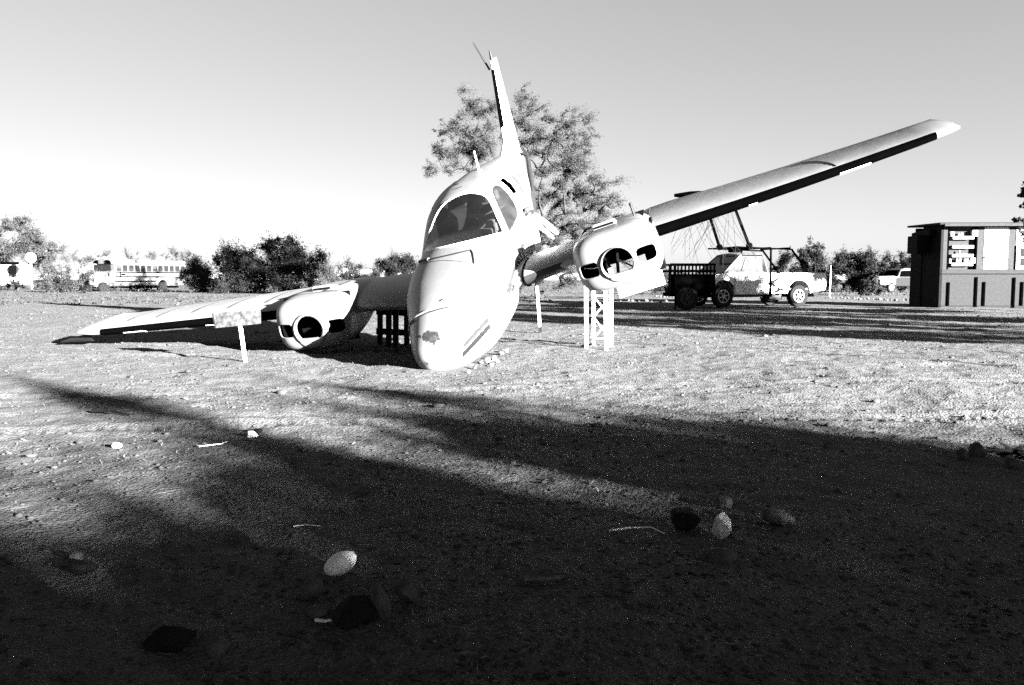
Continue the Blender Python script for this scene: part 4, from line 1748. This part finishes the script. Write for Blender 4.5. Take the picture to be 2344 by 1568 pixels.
def tree(name, label, cat, base, clumps, mats, seed, n_leaf, size, trunk_r=.2, asp=.5, group=None, forks=None, twig=True, lean=None, flat=.75, jit=.13):
    """clumps: list of (Vector relative to base, radius)"""
    rng = np.random.default_rng(seed)
    root = thing(name, label, cat, base, 0, group)
    mb = MB()
    fork = forks or [Vector((0, 0, max(.4, .3 * max(c.z for c, r in clumps))))]
    ends = []
    mb.tube([Vector((0, 0, -.1)), fork[0] * .5 + Vector((rng.normal() * .05, rng.normal() * .05, 0)), fork[0]], [trunk_r * 1.25, trunk_r, trunk_r * .85], 8)
    pts = []
    tot = sum(r ** 2.2 for c, r in clumps)
    nodes = [fork[0]]
    f0 = fork[0]
    for c, r in sorted(clumps, key=lambda q: (q[0] - f0).length):
        dc = (c - f0).length
        f = min(nodes, key=lambda q: (q - c).length + .35 * (q - f0).length)
        nodes.append(c)
        mid = f.lerp(c, .5) + Vector((rng.normal() * .12, rng.normal() * .12, .1 * (c - f).length))
        k = max(.12, min(.8, .9 - dc * .13))
        mb.tube([f, mid, c], [trunk_r * .55 * k + .012, trunk_r * .32 * k + .01, .012], 5)
        n = int(n_leaf * r ** 2.2 / tot)
        nt_ = max(4, n // 22)
        # twigs out of the clump centre, leaves strung along their outer half
        tw = rng.normal(size=(nt_, 3))
        tw /= np.linalg.norm(tw, axis=1)[:, None]
        tw[:, 2] = tw[:, 2] * flat + .12
        if lean:
            tw = tw * np.array([.8, .8, .6]) + np.array(lean) * (1 if c.x > -1 else .2)
        ln = r * rng.uniform(.3, 1.35, nt_)
        tip = np.array(c)[None] + tw * ln[:, None]
        if twig:
            for q in range(min(nt_, 14)):
                mb.tube([c, Vector(np.array(c) * .45 + tip[q] * .55) + Vector((0, 0, .05)), Vector(tip[q])], [.010 * (1 + trunk_r), .007, .003], 3)
        per = max(1, n // nt_)
        t = rng.uniform(.15, 1.05, (nt_, per, 1))
        p = np.array(c)[None, None] * (1 - t) + tip[:, None] * t + rng.normal(size=(nt_, per, 3)) * (r * jit)
        pts.append(p.reshape(-1, 3))
    mb.build('trunk', M['bark'], root)
    P_ = np.concatenate(pts)
    P_[:, 2] = np.maximum(P_[:, 2], .03)
    v, f = leaf_cloud(P_, size, rng, asp)
    link('crown', fast_mesh('crown', v, f), mats, root)
    return root


def px_clumps(lst, d, base, spread, seed, sub=4, grow=1.0):
    rng = np.random.default_rng(seed)
    o_ = []
    for x, y, r in lst:
        dd = d + rng.uniform(-1, 1) * spread
        c = at_depth(x, y, dd) - Vector(base)
        R_ = r / F_PX * d * grow
        for q in range(sub):
            v = Vector(rng.normal(size=3)).normalized() * R_ * rng.uniform(.2, 1.15)
            p = c + v
            p.z = max(p.z, .12)
            o_.append((p, R_ * rng.uniform(.4, .8)))
    return o_


# the big mesquite behind the airplane
D_ = 40.0
bs = at_depth(1235, 690, D_)
bs.z = 0
big = [(1085, 240, 36), (1105, 300, 44), (1052, 290, 34), (1012, 300, 24), (1005, 345, 28), (985, 392, 24), (1032, 385, 40), (1062, 340, 40), (1095, 370, 44), (1130, 250, 30),
       (1195, 235, 34), (1185, 290, 46), (1225, 250, 30), (1215, 330, 40), (1255, 275, 24), (1300, 285, 38), (1340, 292, 26), (1262, 330, 40), (1305, 335, 36), (1240, 385, 54), (1290, 390, 44), (1335, 330, 22),
       (1322, 372, 30), (1260, 450, 48), (1215, 470, 40), (1312, 440, 40), (1372, 420, 36), (1342, 462, 46), (1392, 475, 34), (1290, 510, 52), (1350, 525, 48), (1245, 545, 44), (1400, 530, 34), (1150, 420, 40),
       (1300, 570, 46), (1235, 610, 40), (1350, 585, 40), (1285, 640, 40), (1420, 580, 28), (1500, 640, 34), (1440, 640, 40), (1380, 640, 40)]
tree('mesquite_tree', 'large sparse desert tree rising behind the airplane', 'tree', bs, px_clumps(big, D_, bs, 1.6, 5, 11), M['leaf_mid'], 31, 105000, .064, .2, .5, flat=.85, lean=(.75, 0, .22), jit=.17)

# tree at the left edge
D_ = 74.0
bs = at_depth(40, 668, D_)
bs.z = 0
lt = [(18, 520, 26), (50, 515, 26), (85, 548, 26), (30, 560, 34), (70, 580, 32), (105, 575, 20), (15, 600, 30), (110, 610, 24), (-20, 560, 40), (-30, 610, 40), (90, 620, 26), (120, 640, 20)]
tree('left_edge_tree'.replace('left_edge_', 'desert_'), 'pale bushy tree rising behind the camper at the left edge', 'tree', bs, px_clumps(lt, D_, bs, 1.2, 6, 7, 1.15), M['leaf_mid'], 32, 30000, .13, .2, .55)

# the dark bush group left of the nose
bl = [
    ('creosote_bush', 'dark round bush growing beside the rear of the school bus', (455, 672), 60, [(445, 625, 24), (470, 640, 24), (430, 640, 18), (460, 655, 18), (485, 655, 16), (430, 610, 16)], 'leaf_mid', 3800, .15),
    ('creosote_bush', 'dense dark bush in the middle of the bush row behind the left wing', (560, 676), 56, [(530, 610, 30), (560, 600, 26), (575, 635, 36), (535, 645, 34), (590, 655, 26), (555, 660, 24), (515, 630, 20), (505, 590, 12)], 'leaf_dark', 7600, .15),
    ('creosote_bush', 'tallest dark bush with a spiky top behind the left wing', (655, 676), 55, [(625, 575, 24), (650, 600, 34), (690, 585, 26), (705, 615, 30), (640, 640, 36), (690, 645, 34), (725, 605, 20), (610, 610, 28), (630, 555, 12), (665, 565, 14), (735, 630, 18), (665, 660, 24)], 'leaf_dark', 9500, .15),
    ('brittlebush', 'low pale bush in front of the dark bushes near the left nacelle', (750, 672), 50, [(735, 645, 20), (760, 640, 22), (790, 648, 16), (700, 658, 16), (770, 660, 14)], 'leaf_pale', 2600, .11),
    ('brittlebush', 'pale thin bush rising behind the inner left wing', (840, 660), 56, [(810, 625, 20), (835, 632, 20), (780, 628, 14), (860, 640, 16)], 'leaf_pale', 1800, .12),
    ('creosote_bush', 'dark low bush beside the cockpit on the left of the fuselage', (905, 660), 58, [(880, 612, 16), (905, 608, 18), (930, 615, 18), (895, 630, 18), (925, 632, 18), (862, 632, 14)], 'leaf_dark', 3600, .14),
    ('creosote_bush', 'dark hedge like bush behind the truck bed', (1905, 668), 62, [(1790, 612, 18), (1830, 610, 18), (1860, 600, 18), (1890, 620, 22), (1925, 600, 20), (1855, 635, 24), (1810, 640, 20), (1905, 648, 22)], 'leaf_dark', 6200, .15),
    ('creosote_bush', 'dark bush with a rounded top left of the old car', (1965, 668), 63, [(1945, 598, 18), (1975, 595, 20), (1995, 612, 18), (1950, 625, 24), (1985, 640, 24), (1960, 655, 20), (2005, 640, 16)], 'leaf_dark', 5200, .15),
    ('creosote_bush', 'dark bush behind the old car and beside the shed', (2070, 662), 70, [(2020, 612, 14), (2045, 608, 16), (2075, 604, 16), (2098, 600, 16), (2035, 630, 16), (2090, 625, 20), (2065, 635, 18), (2110, 640, 18)], 'leaf_dark', 4200, .16),
    ('brittlebush', 'sparse twiggy bush rising over the truck bed rack', (1860, 668), 60, [(1850, 575, 14), (1872, 580, 12), (1835, 585, 12), (1860, 592, 14)], 'leaf_dark', 600, .14),
    ('brittlebush', 'pale dry bush on the ground left of the old car', (1985, 675), 48, [(1985, 660, 14), (2000, 650, 12), (1970, 668, 10), (2010, 664, 10)], 'leaf_pale', 1300, .10),
    ('brittlebush', 'grey bush seen between the raised nacelle and the trailer', (1545, 672), 52, [(1520, 640, 20), (1545, 650, 18), (1500, 655, 18), (1560, 640, 14)], 'leaf_mid', 1600, .12),
    ('small_shrub', 'small dark shrub standing on pale ground left of the bus', (138, 672), 58, [(138, 648, 8), (136, 658, 8), (142, 664, 7), (132, 640, 6)], 'leaf_dark', 700, .12),
    ('small_shrub', 'second small dark shrub close to the front wheel of the bus', (196, 676), 56, [(194, 664, 7), (200, 660, 6), (188, 662, 5)], 'leaf_dark', 420, .12),
    ('small_shrub', 'low dark shrub beneath the windows of the camper', (28, 666), 64, [(20, 656, 7), (34, 654, 8), (44, 658, 6)], 'leaf_dark', 500, .13),
    ('brittlebush', 'pale airy bush between the camper and the school bus', (165, 668), 62, [(120, 640, 20), (150, 630, 22), (180, 640, 20), (165, 655, 16), (100, 655, 14), (195, 625, 12)], 'leaf_pale', 1700, .12),
    ('brittlebush', 'pale bush behind the roof of the school bus', (300, 660), 90, [(150, 590, 16), (190, 600, 16), (240, 588, 14), (300, 586, 14), (350, 584, 14), (400, 586, 14), (430, 590, 16)], 'leaf_pale', 1500, .16),
]
for i, (nm, lb, (bx_, by_), d, cl, mt, n, sz_) in enumerate(bl):
    b_ = at_depth(bx_, by_, d)
    b_.z = 0
    tree(nm, lb, 'bush', b_, px_clumps(cl, d, b_, .9, 50 + i, 7, 1.32), M[mt], 100 + i, int(n * 7.5), sz_ * .7, .05, .5, 'desert bushes along the edge of the clearing', forks=[Vector((0, 0, .15))], flat=1.15)

# tree beside the shed, reaching into the right edge
D_ = 22.5
bs = Vector((17.6, D_, 0))
rt = [(2338, 445, 9), (2336, 500, 12), (2346, 470, 14), (2342, 530, 11), (2368, 450, 30), (2420, 405, 50), (2500, 340, 60), (2580, 380, 70), (2620, 390, 80), (2350, 550, 8), (2600, 560, 40), (2640, 620, 40)]
tree('shade_tree', 'dark leafy tree at the right edge whose branch tips reach over the shed roof', 'tree', bs, px_clumps(rt, D_, bs, .6, 9), M['leaf_shade'], 33, 26000, .09, .2)

# trees out of frame: shadow casters, and crowns added to block sky light


def us(u, s, z=0.0):
    """u across the light, s along it"""
    return Vector((.672 * u - .74 * s, .74 * u + .672 * s, z))


def shade_tree(u, s, clumps, n, size, seed, lb, tr=.25):
    b_ = us(u, s)
    cl = [(us(cu, s + ds, cz) - b_, r) for cu, ds, cz, r in clumps]
    return tree('shade_tree', lb, 'tree', b_, cl, M['leaf_shade'], seed, n, size, tr, .6, 'shade trees standing outside the clearing', twig=False)


shade_tree(3.6, -20, [(4.35, .4, 1.7, 1.0), (4.3, -.6, 2.7, 1.0), (4.35, .3, 3.6, .95), (4.4, -.3, 4.25, .8), (3.5, .5, 2.8, 1.1), (3.5, -.5, 3.8, .95), (3.55, .4, 4.45, .62), (4.35, -.4, 5.1, .38),
                      (3.3, .3, 4.25, .5), (2.5, 0, 4.25, .5), (2.9, 0, 3.7, .5), (3.5, 0, 4.7, .3), (3.0, .4, 3.2, .8), (3.8, 0, 1.6, .9), (3.9, .5, 4.15, .65), (4.75, 0, 4.1, .6), (5.4, .2, 3.55, .85), (5.9, -.3, 3.4, .75), (5.2, 0, 2.6, 1.0), (4.0, 0, 4.0, .7), (3.2, .2, 3.9, .6)], 38000, .13, 61, 'dense tree behind the photographer shading the near ground')
shade_tree(1.6, -21, [(2.4, .3, 3.0, .9), (2.35, -.4, 4.1, .8), (2.4, .2, 4.9, .5), (2.45, 0, 5.6, .42), (1.5, 0, 3.4, 1.0), (1.5, .4, 4.25, .95), (2.0, 0, 4.5, .6), (1.15, .3, 4.55, .5), (.6, 0, 4.45, .55), (.95, -.3, 4.65, .5), (.3, .2, 4.5, .55), (.7, -.3, 3.2, 1.0), (.6, .4, 4.15, .9), (1.1, -.3, 4.2, .9), (.1, .2, 4.1, .8),
                      (-.2, .2, 3.4, 1.0), (-.3, -.3, 4.6, 1.0), (2.0, 0, 2.0, 1.0), (.8, 0, 2.0, 1.0)], 30000, .13, 62, 'broad tree behind the photographer with a ragged top')
shade_tree(-2.5, -4, [(-2.5, 0, 4.2, 1.7), (-1.2, 1.2, 4.8, 1.5), (-3.8, -1, 4.6, 1.7), (-2.6, 2.2, 5.4, 1.6), (-2.4, -2.4, 5.2, 1.8), (-.4, -.6, 5.8, 1.5), (-2.4, .2, 6.4, 1.8), (-4.6, 1.4, 5.4, 1.7), (-.6, -2.6, 4.4, 1.5),
                       (.4, 3.0, 5.2, 1.5), (1.8, 4.2, 5.6, 1.4), (2.8, 5.4, 6.0, 1.3), (-.8, 4.6, 5.6, 1.5), (1.2, 6.0, 6.3, 1.4), (-2.4, 5.6, 5.8, 1.6)], 46000, .22, 63, 'unseen spreading tree added behind the camera to block sky light', .3)  # extra tree, there only to cut sky fill on the near ground
shade_tree(1.0, -22, [(.3, 0, 5.3, .8), (1.0, .3, 5.4, .75), (1.75, -.2, 5.25, .7), (-.5, 0, 5.5, .8), (1.3, .2, 4.9, .6)], 950, .12, 68, 'unseen thin leafed tree added to dim the lit ground', .1)  # sparse leaves added to weaken the sun on the left foreground
rr_ = np.random.default_rng(300)
cl = []
for x in np.arange(-6.5, 4.6, 1.5):
    for y in np.arange(1.0, 9.6, 1.5):
        u_, s_ = .672 * x + .74 * y, -.74 * x + .672 * y
        if u_ < 7.6:
            cl.append((u_, s_ + 1.0, max(4.9, .35 * y + 2.9, 1.8 + .203 * (3.7 * u_ - s_)) + rr_.uniform(0, .9), rr_.uniform(1.0, 1.35)))
for x in np.arange(4.2, 10.5, 1.5):
    for y in np.arange(-4.0, 8.2, 1.5):
        u_, s_ = .672 * x + .74 * y, -.74 * x + .672 * y
        if u_ < 8.4:
            cl.append((u_, s_ + 1.0, max(6.7, 1.8 + .203 * (3.7 * u_ - s_)) + rr_.uniform(0, .9), rr_.uniform(1.0, 1.35)))
shade_tree(-3.4, -1.0, cl, 72000, .24, 66, 'huge unseen canopy added over the camera to block the sky', .35)  # invented canopy, raised to cut skylight without shadows in view
cl = [(rr_.uniform(-5.2, -2.6), rr_.uniform(-2.5, 2.5), rr_.uniform(.6, 5.5), rr_.uniform(.8, 1.3)) for k in range(26)]
shade_tree(-4.2, 7.5, cl, 22000, .2, 67, 'unseen tree added on the left to block side sky', .2)  # added occluder against skylight from the left
shade_tree(.6, -9, [(.4, 0, 5.8, 1.7), (1.6, 1.8, 6.4, 1.6), (2.0, -1.6, 6.6, 1.6), (-1.2, .8, 6.2, 1.8), (-1.6, -1.8, 6.8, 1.8), (1.2, 3.6, 7.0, 1.6), (1.4, -3.6, 7.2, 1.7), (.2, 2.4, 8.0, 1.8), (0, -2.4, 8.2, 1.8), (2.0, 0, 8.4, 1.6), (-2.4, 2.6, 7.4, 1.8)], 40000, .22, 64, 'unseen high crown added behind right to block the sky glow', .3)  # added crown above the sun path, hides the glow round the sun
shade_tree(2.2, -6.6, [(.4, 0, .8, .8), (1.2, .3, .9, .8), (2.0, -.2, .8, .85), (2.75, .2, .75, .7), (3.4, -.2, .8, .75), (4.0, .1, .7, .7), (1.6, .6, 1.1, .6), (3.2, .5, .95, .5)], 16000, .1, 65, 'unseen waist high bush added to block low sky on the right', .05)  # added bush, darkens the right foreground by hiding low sky
for k, (u, s, zc_) in enumerate(((14.9, -11, 4.2), (17.0, -9, 4.6), (19.2, -12, 5.0), (21.4, -8, 4.8), (22.9, -7, 4.2), (25.9, -6, 3.0))):
    rr_ = np.random.default_rng(200 + k)
    cl = [(24.4, 0, 4.1, .85), (25.2, .3, 4.15, .8), (25.9, -.3, 4.0, .7), (26.6, .3, 3.6, .65), (25.5, .2, 3.7, .8), (24.8, -.2, 3.7, .8), (24.5, .3, 4.6, .5), (25.1, -.2, 4.6, .45), (25.7, .2, 4.4, .45), (24.6, 0, 3.1, .9), (25.6, 0, 3.0, .95), (26.5, 0, 2.8, .8), (23.9, 0, 3.9, .8)] if k == 5 else []
    for q in range(20 if k < 5 else 0):
        cl.append((u + rr_.uniform(-1.1, 1.1), rr_.uniform(-1.2, 1.2), rr_.uniform(1.2, zc_ + 1.0), rr_.uniform(.4, .95)))
    shade_tree(u, s, cl, 13000 if k < 5 else 24000, .13, 70 + k, ['desert tree right of the clearing, nearest the photographer', 'second desert tree right of the clearing', 'tall desert tree in the row right of the clearing', 'fourth desert tree right of the clearing',
                                             'desert tree right of the clearing in front of the shed', 'low desert tree shading the front of the pickup'][k], .16)

for k, (u, s, h, r, lb) in enumerate(((10.1, -8, 3.4, .028, 'thin bare pole right of the clearing'), (10.75, -7, 2.6, .022, 'second thin bare pole right of the clearing'), (12.2, -9, 4.6, .03, 'taller thin bare pole right of the clearing'))):
    b_ = us(u, s)
    po = thing('bare_pole', lb, 'pole', b_, 0, 'thin poles outside the clearing')
    mb = MB()
    mb.tube([(0, 0, -.1), (.02, .03, h * .5), (.06, .0, h)], [r * 1.2, r, r * .7], 6)
    mb.build('shaft', M['bark'], po, True)

a = at_depth(1899, 667, 45)
tp_ = thing('thin_post', 'thin pale post in front of the dark bushes right of the pickup', 'post', (a.x, a.y, 0))
mb = MB()
mb.tube([(0, 0, -.1), (.02, 0, .8), (.03, 0, 1.75)], [.035, .03, .02], 6)
mb.build('shaft', M['steel_white'], tp_, True)

# dry scrub, far too much to count
rng = np.random.default_rng(77)
sp_ = []
for k in range(900):
    d = rng.uniform(42, 95)
    x = rng.uniform(-.72, .72) * d
    h = rng.uniform(.12, .5) * (1 if rng.random() < .8 else 1.8)
    n = 16
    q = rng.normal(size=(n, 3)) * np.array([h * .8, h * .8, h * .35]) + np.array([x, d, h * .45])
    q[:, 2] = np.maximum(q[:, 2], .03)
    sp_.append(q)
for k in range(420):
    d = rng.uniform(30, 44)
    x = rng.uniform(-.7, .06) * d
    h = rng.uniform(.05, .16)
    q = rng.normal(size=(8, 3)) * np.array([h, h, h * .4]) + np.array([x, d, h * .4])
    q[:, 2] = np.maximum(q[:, 2], .02)
    sp_.append(q)
v, f = leaf_cloud(np.concatenate(sp_), .12, rng, .4)
tag(link('dry_scrub', fast_mesh('dry_scrub', v, f), M['leaf_mid']), 'low dry scrub scattered at the far edge of the clearing', 'scrub', kind='stuff')

# ================================================================== stones


def rock_mesh(seed, dims, rough=.25, sub=4, sharp=0.0):
    import bmesh
    bm = bmesh.new()
    bmesh.ops.create_icosphere(bm, subdivisions=sub, radius=1)
    me = bpy.data.meshes.new('rock')
    bm.to_mesh(me)
    bm.free()
    v = np.zeros(len(me.vertices) * 3, np.float32)
    me.vertices.foreach_get('co', v)
    v = v.reshape(-1, 3).astype(float)
    rr = np.random.default_rng(seed)
    dsp = np.zeros(len(v))
    for fr, am in ((1.3, 1), (2.7, .4), (6, .1)):
        for ax in range(3):
            a_, b_ = [(0, 1), (1, 2), (2, 0)][ax]
            dsp += am * vnoise(v[:, a_] * fr + seed * 3.1, v[:, b_] * fr + seed, seed + ax) / 3
    v *= (1 + rough * dsp)[:, None]
    if sharp:
        for k in range(14):
            d = rr.normal(size=3)
            d /= np.linalg.norm(d)
            h = rr.uniform(.62, .85)
            ex = np.maximum(v @ d - h, 0)
            v -= ex[:, None] * d[None] * sharp
    v *= np.array(dims)[None] / 2
    me.vertices.foreach_set('co', v.astype(np.float32).ravel())
    me.update()
    return me


def rock(name, label, px, py_base, w_px, h_px, m, seed, depth=1.0, rough=.25, sharp=0.0, rot=(0, 0, 0), sink=.12, lift=0.0, cat='stone', group=None, sub=4, smooth=False):
    g = on_ground(px, py_base)
    k = g.y / F_PX
    dims = (w_px * k, w_px * k * depth, h_px * k)
    me = rock_mesh(seed, dims, rough, sub, sharp)
    o = link(name, me, M[m], smooth=smooth)
    o.location = (g.x, g.y + dims[1] * .3, g.z + dims[2] * (.5 - sink) + lift)
    o.rotation_euler = rot
    return tag(o, label, cat, group)


rock('stone', 'smooth white egg shaped stone in the left foreground', 775, 1328, 80, 50, 'stone_white', 1, .8, .05, 0, (0, R(-24), .3), .05, smooth=True)
rock('stone', 'pale porous upright stone catching the light in the right foreground', 1656, 1232, 60, 70, 'stone_pale', 2, .8, .55, 1.3, (0, 0, .4), .08, sub=3)
rock('stone', 'mottled grey stone half in shade right of the pale porous stone', 1785, 1200, 84, 44, 'stone_grey', 3, .7, .3, .7, (0, R(8), 0), .15)
rock('stone', 'rounded black stone just left of the pale porous stone', 1572, 1215, 90, 66, 'stone_dark', 4, .8, .3, .9, (0, 0, .2), .15)
rock('stone', 'small dim stone behind the pale porous stone', 1660, 1158, 46, 34, 'stone_grey', 5, .8, .3, .8)
rock('stone', 'dim flat stone buried below the pale porous stone', 1655, 1290, 90, 40, 'stone_grey', 25, .9, .25, .5, sink=.4)
rock('stone', 'dim grey upright stone left below the white egg stone', 712, 1378, 56, 66, 'stone_grey', 6, .6, .2, .6, (0, R(-6), 0), .12)
rock('stone', 'black stone added as the pit shade below the white egg stone', 800, 1448, 120, 96, 'stone_dark', 7, .8, .4, .9, (0, 0, .6), .35)  # black shape put in place of a hollow's shadow
rock('stone', 'curved grey stone slab standing right of the black pit shade stone', 872, 1440, 40, 110, 'stone_grey', 8, .8, .25, .8, (0, R(-24), 0), .1)
rock('stone', 'round dim stone right of the curved slab', 925, 1392, 52, 66, 'stone_grey', 9, .8, .3, .8, (0, 0, 0), .12)
rock('stone', 'grey bowl like stone at the foot of the dim upright stone', 722, 1428, 60, 36, 'stone_grey', 10, .8, .3, .6)
rock('stone', 'big black boulder in the lower left foreground', 372, 1490, 140, 84, 'stone_dark', 11, .8, .4, .9, (0, 0, .2), .35)
rock('stone', 'dim stone right of the big black boulder', 492, 1505, 62, 56, 'stone_grey', 12, .8, .25, .6, (0, 0, .5), .15)
rock('stone', 'low dark stone near the left edge of the foreground', 182, 1325, 70, 36, 'stone_dark', 13, .8, .25, .4)
rock('stone', 'pale pebble touching the low dark stone near the left edge', 172, 1296, 34, 26, 'stone_grey', 14, .8, .25, .4)
rock('stone', 'small white pebble on the left of the clearing', 264, 1032, 26, 14, 'stone_white', 15, .8, .15, .3)
rock('stone', 'white scrap like stone left of the centre foreground', 576, 1006, 30, 20, 'stone_white', 16, .6, .35, .8)
rock('stone', 'dark stone behind the white scrap like stone', 590, 998, 26, 14, 'stone_dark', 17, .8, .3, .8)
for k, (x, y, w, h) in enumerate(((1100, 831, 18, 12), (1116, 828, 20, 16), (1133, 822, 16, 12), (1148, 812, 16, 14), (1160, 806, 14, 10), (1125, 834, 12, 8), (1086, 838, 14, 9), (1140, 828, 10, 7), (1072, 846, 14, 8), (1152, 822, 10, 7))):
    rock('rubble', 'broken white rubble piled right of the nose of the airplane', x, y, w, h, 'stone_white' if k % 3 else 'stone_grey', 40 + k, .8, .7, 1.2, (k * .7, k * .4, k), .2, cat='rubble', group='broken rubble beside the nose', sub=2)
rr_ = np.random.default_rng(5)
shared = [rock_mesh(90 + k, (.3, .26, .2), .3, 2, .8) for k in range(4)]
for me_ in shared:
    me_.materials.append(M['stone_grey'])
k = 0
for x0, x1, y0, y1, n in ((1500, 1560, 678, 682, 9), (1880, 2112, 672, 674, 24), (1882, 2112, 682, 690, 26), (1420, 1540, 690, 692, 8)):
    for i in range(n):
        px = x0 + (x1 - x0) * (i + rr_.uniform(-.3, .3)) / n
        py = y0 + (y1 - y0) * i / n + rr_.uniform(-1.5, 1.5)
        g = on_ground(px, py)
        o = bpy.data.objects.new('edging_stone', shared[k % 4])
        COL.objects.link(o)
        s_ = rr_.uniform(.35, .85)
        o.scale = (s_, s_, s_)
        o.rotation_euler = (0, 0, rr_.uniform(0, 6))
        o.location = (g.x, g.y, .05 * s_)
        tag(o, 'small stone in the rows edging the far side of the clearing', 'stone', 'stones edging the far side of the clearing')
        k += 1

# sticks and scraps


def stick(name, label, pts, r, m, cat='stick', lift=.006, group=None):
    g = [on_ground(*p) for p in pts]
    o = g[0].copy()
    mb = MB()
    mb.tube([p - o + Vector((0, 0, lift + r * .6)) for p in g], [r * (1 - .5 * i / max(1, len(g) - 1)) for i in range(len(g))], 7)
    ob = mb.build(name, M[m], None, False)
    ob.location = o
    return tag(ob, label, cat, group)


stick('stick', 'straight dark stick lying on the lit ground at the left', [(212, 948), (255, 952), (298, 958)], .012, 'wood_dark', lift=.012)
stick('stick', 'short thick pale stick in the dark centre foreground', [(1196, 1350), (1222, 1345), (1250, 1347), (1285, 1343), (1320, 1346)], .011, 'wood_worn')
stick('twig', 'thin pale twig below the left shadow band', [(456, 1036), (480, 1034), (505, 1030), (520, 1024)], .004, 'wood_pale', 'twig')
stick('twig', 'thin curved twig left of the rounded black stone', [(1395, 1222), (1440, 1212), (1490, 1210), (1520, 1226)], .004, 'wood_pale', 'twig')
stick('twig', 'pale twig at the foot of the dim upright stone', [(722, 1434), (745, 1436), (768, 1434)], .006, 'wood_pale', 'twig')
stick('twig', 'thin bent twig near the left edge in the gravel', [(54, 1036), (80, 1028), (110, 1024), (118, 1028)], .004, 'wood_dark', 'twig')
stick('twig', 'thin twig in the dark ground below the two small stones', [(672, 1206), (700, 1204), (735, 1206)], .003, 'wood_pale', 'twig')

rng = np.random.default_rng(90)
n = 2600
lr = np.exp(rng.uniform(math.log(1.5), math.log(14), n))
la = rng.uniform(-R(36), R(36), n)
lx, ly = np.sin(la) * lr, np.cos(la) * lr
ok_ = vnoise(lx / .9, ly / .9, 41) > -.1
lx, ly = lx[ok_], ly[ok_]
lp = np.stack([lx, ly, gz_np(lx, ly) + .006], -1)
v, f = leaf_cloud(lp, .03, rng, .22)
tag(link('leaf_litter', fast_mesh('leaf_litter', v, f), M['wood_worn']), 'dry leaf litter and twig bits strewn over the near ground', 'leaf litter', kind='stuff')

# dry agave like plant at the right
g = on_ground(2322, 1030)
ag = thing('agave', 'spiky dark plant with broad leaf blades at the right edge', 'plant', g)
rr_ = np.random.default_rng(14)
for k in range(34):
    a = rr_.uniform(0, 2 * PI)
    el = rr_.uniform(.05, .55)
    L = rr_.uniform(.10, .22)
    d = Vector((math.cos(a) * math.cos(el), math.sin(a) * math.cos(el), math.sin(el)))
    sd_ = d.cross(Vector((0, 0, 1))).normalized()
    nn = sd_.cross(d)
    rows = []
    for t in (0, .25, .55, .8, 1.0):
        w = .017 * (1 - t) ** .6 * (1 + .8 * t)
        c_ = d * L * t + Vector((0, 0, -.05 * t * t)) + Vector((rr_.normal() * .002, 0, .01))
        rows.append([c_ + sd_ * w, c_ + nn * .007 * (1 - t), c_ - sd_ * w, c_ - nn * .010 * (1 - t)])
    mb = MB()
    mb.loft(rows)
    mb.build('leaf_blade', M['agave'], ag, True)
for (x, y, w, h, lb, s_) in ((2205, 1045, 34, 34, 'pale pointed stone at the foot of the spiky plant', 71), (2242, 1042, 46, 40, 'leaning grey stone left of the spiky plant', 72), (2325, 1062, 46, 30, 'grey stone right of the spiky plant', 73)):
    rock('stone', lb, x, y, w, h, 'stone_grey', s_, .7, .3, .9, (0, R(20), 0), .15)
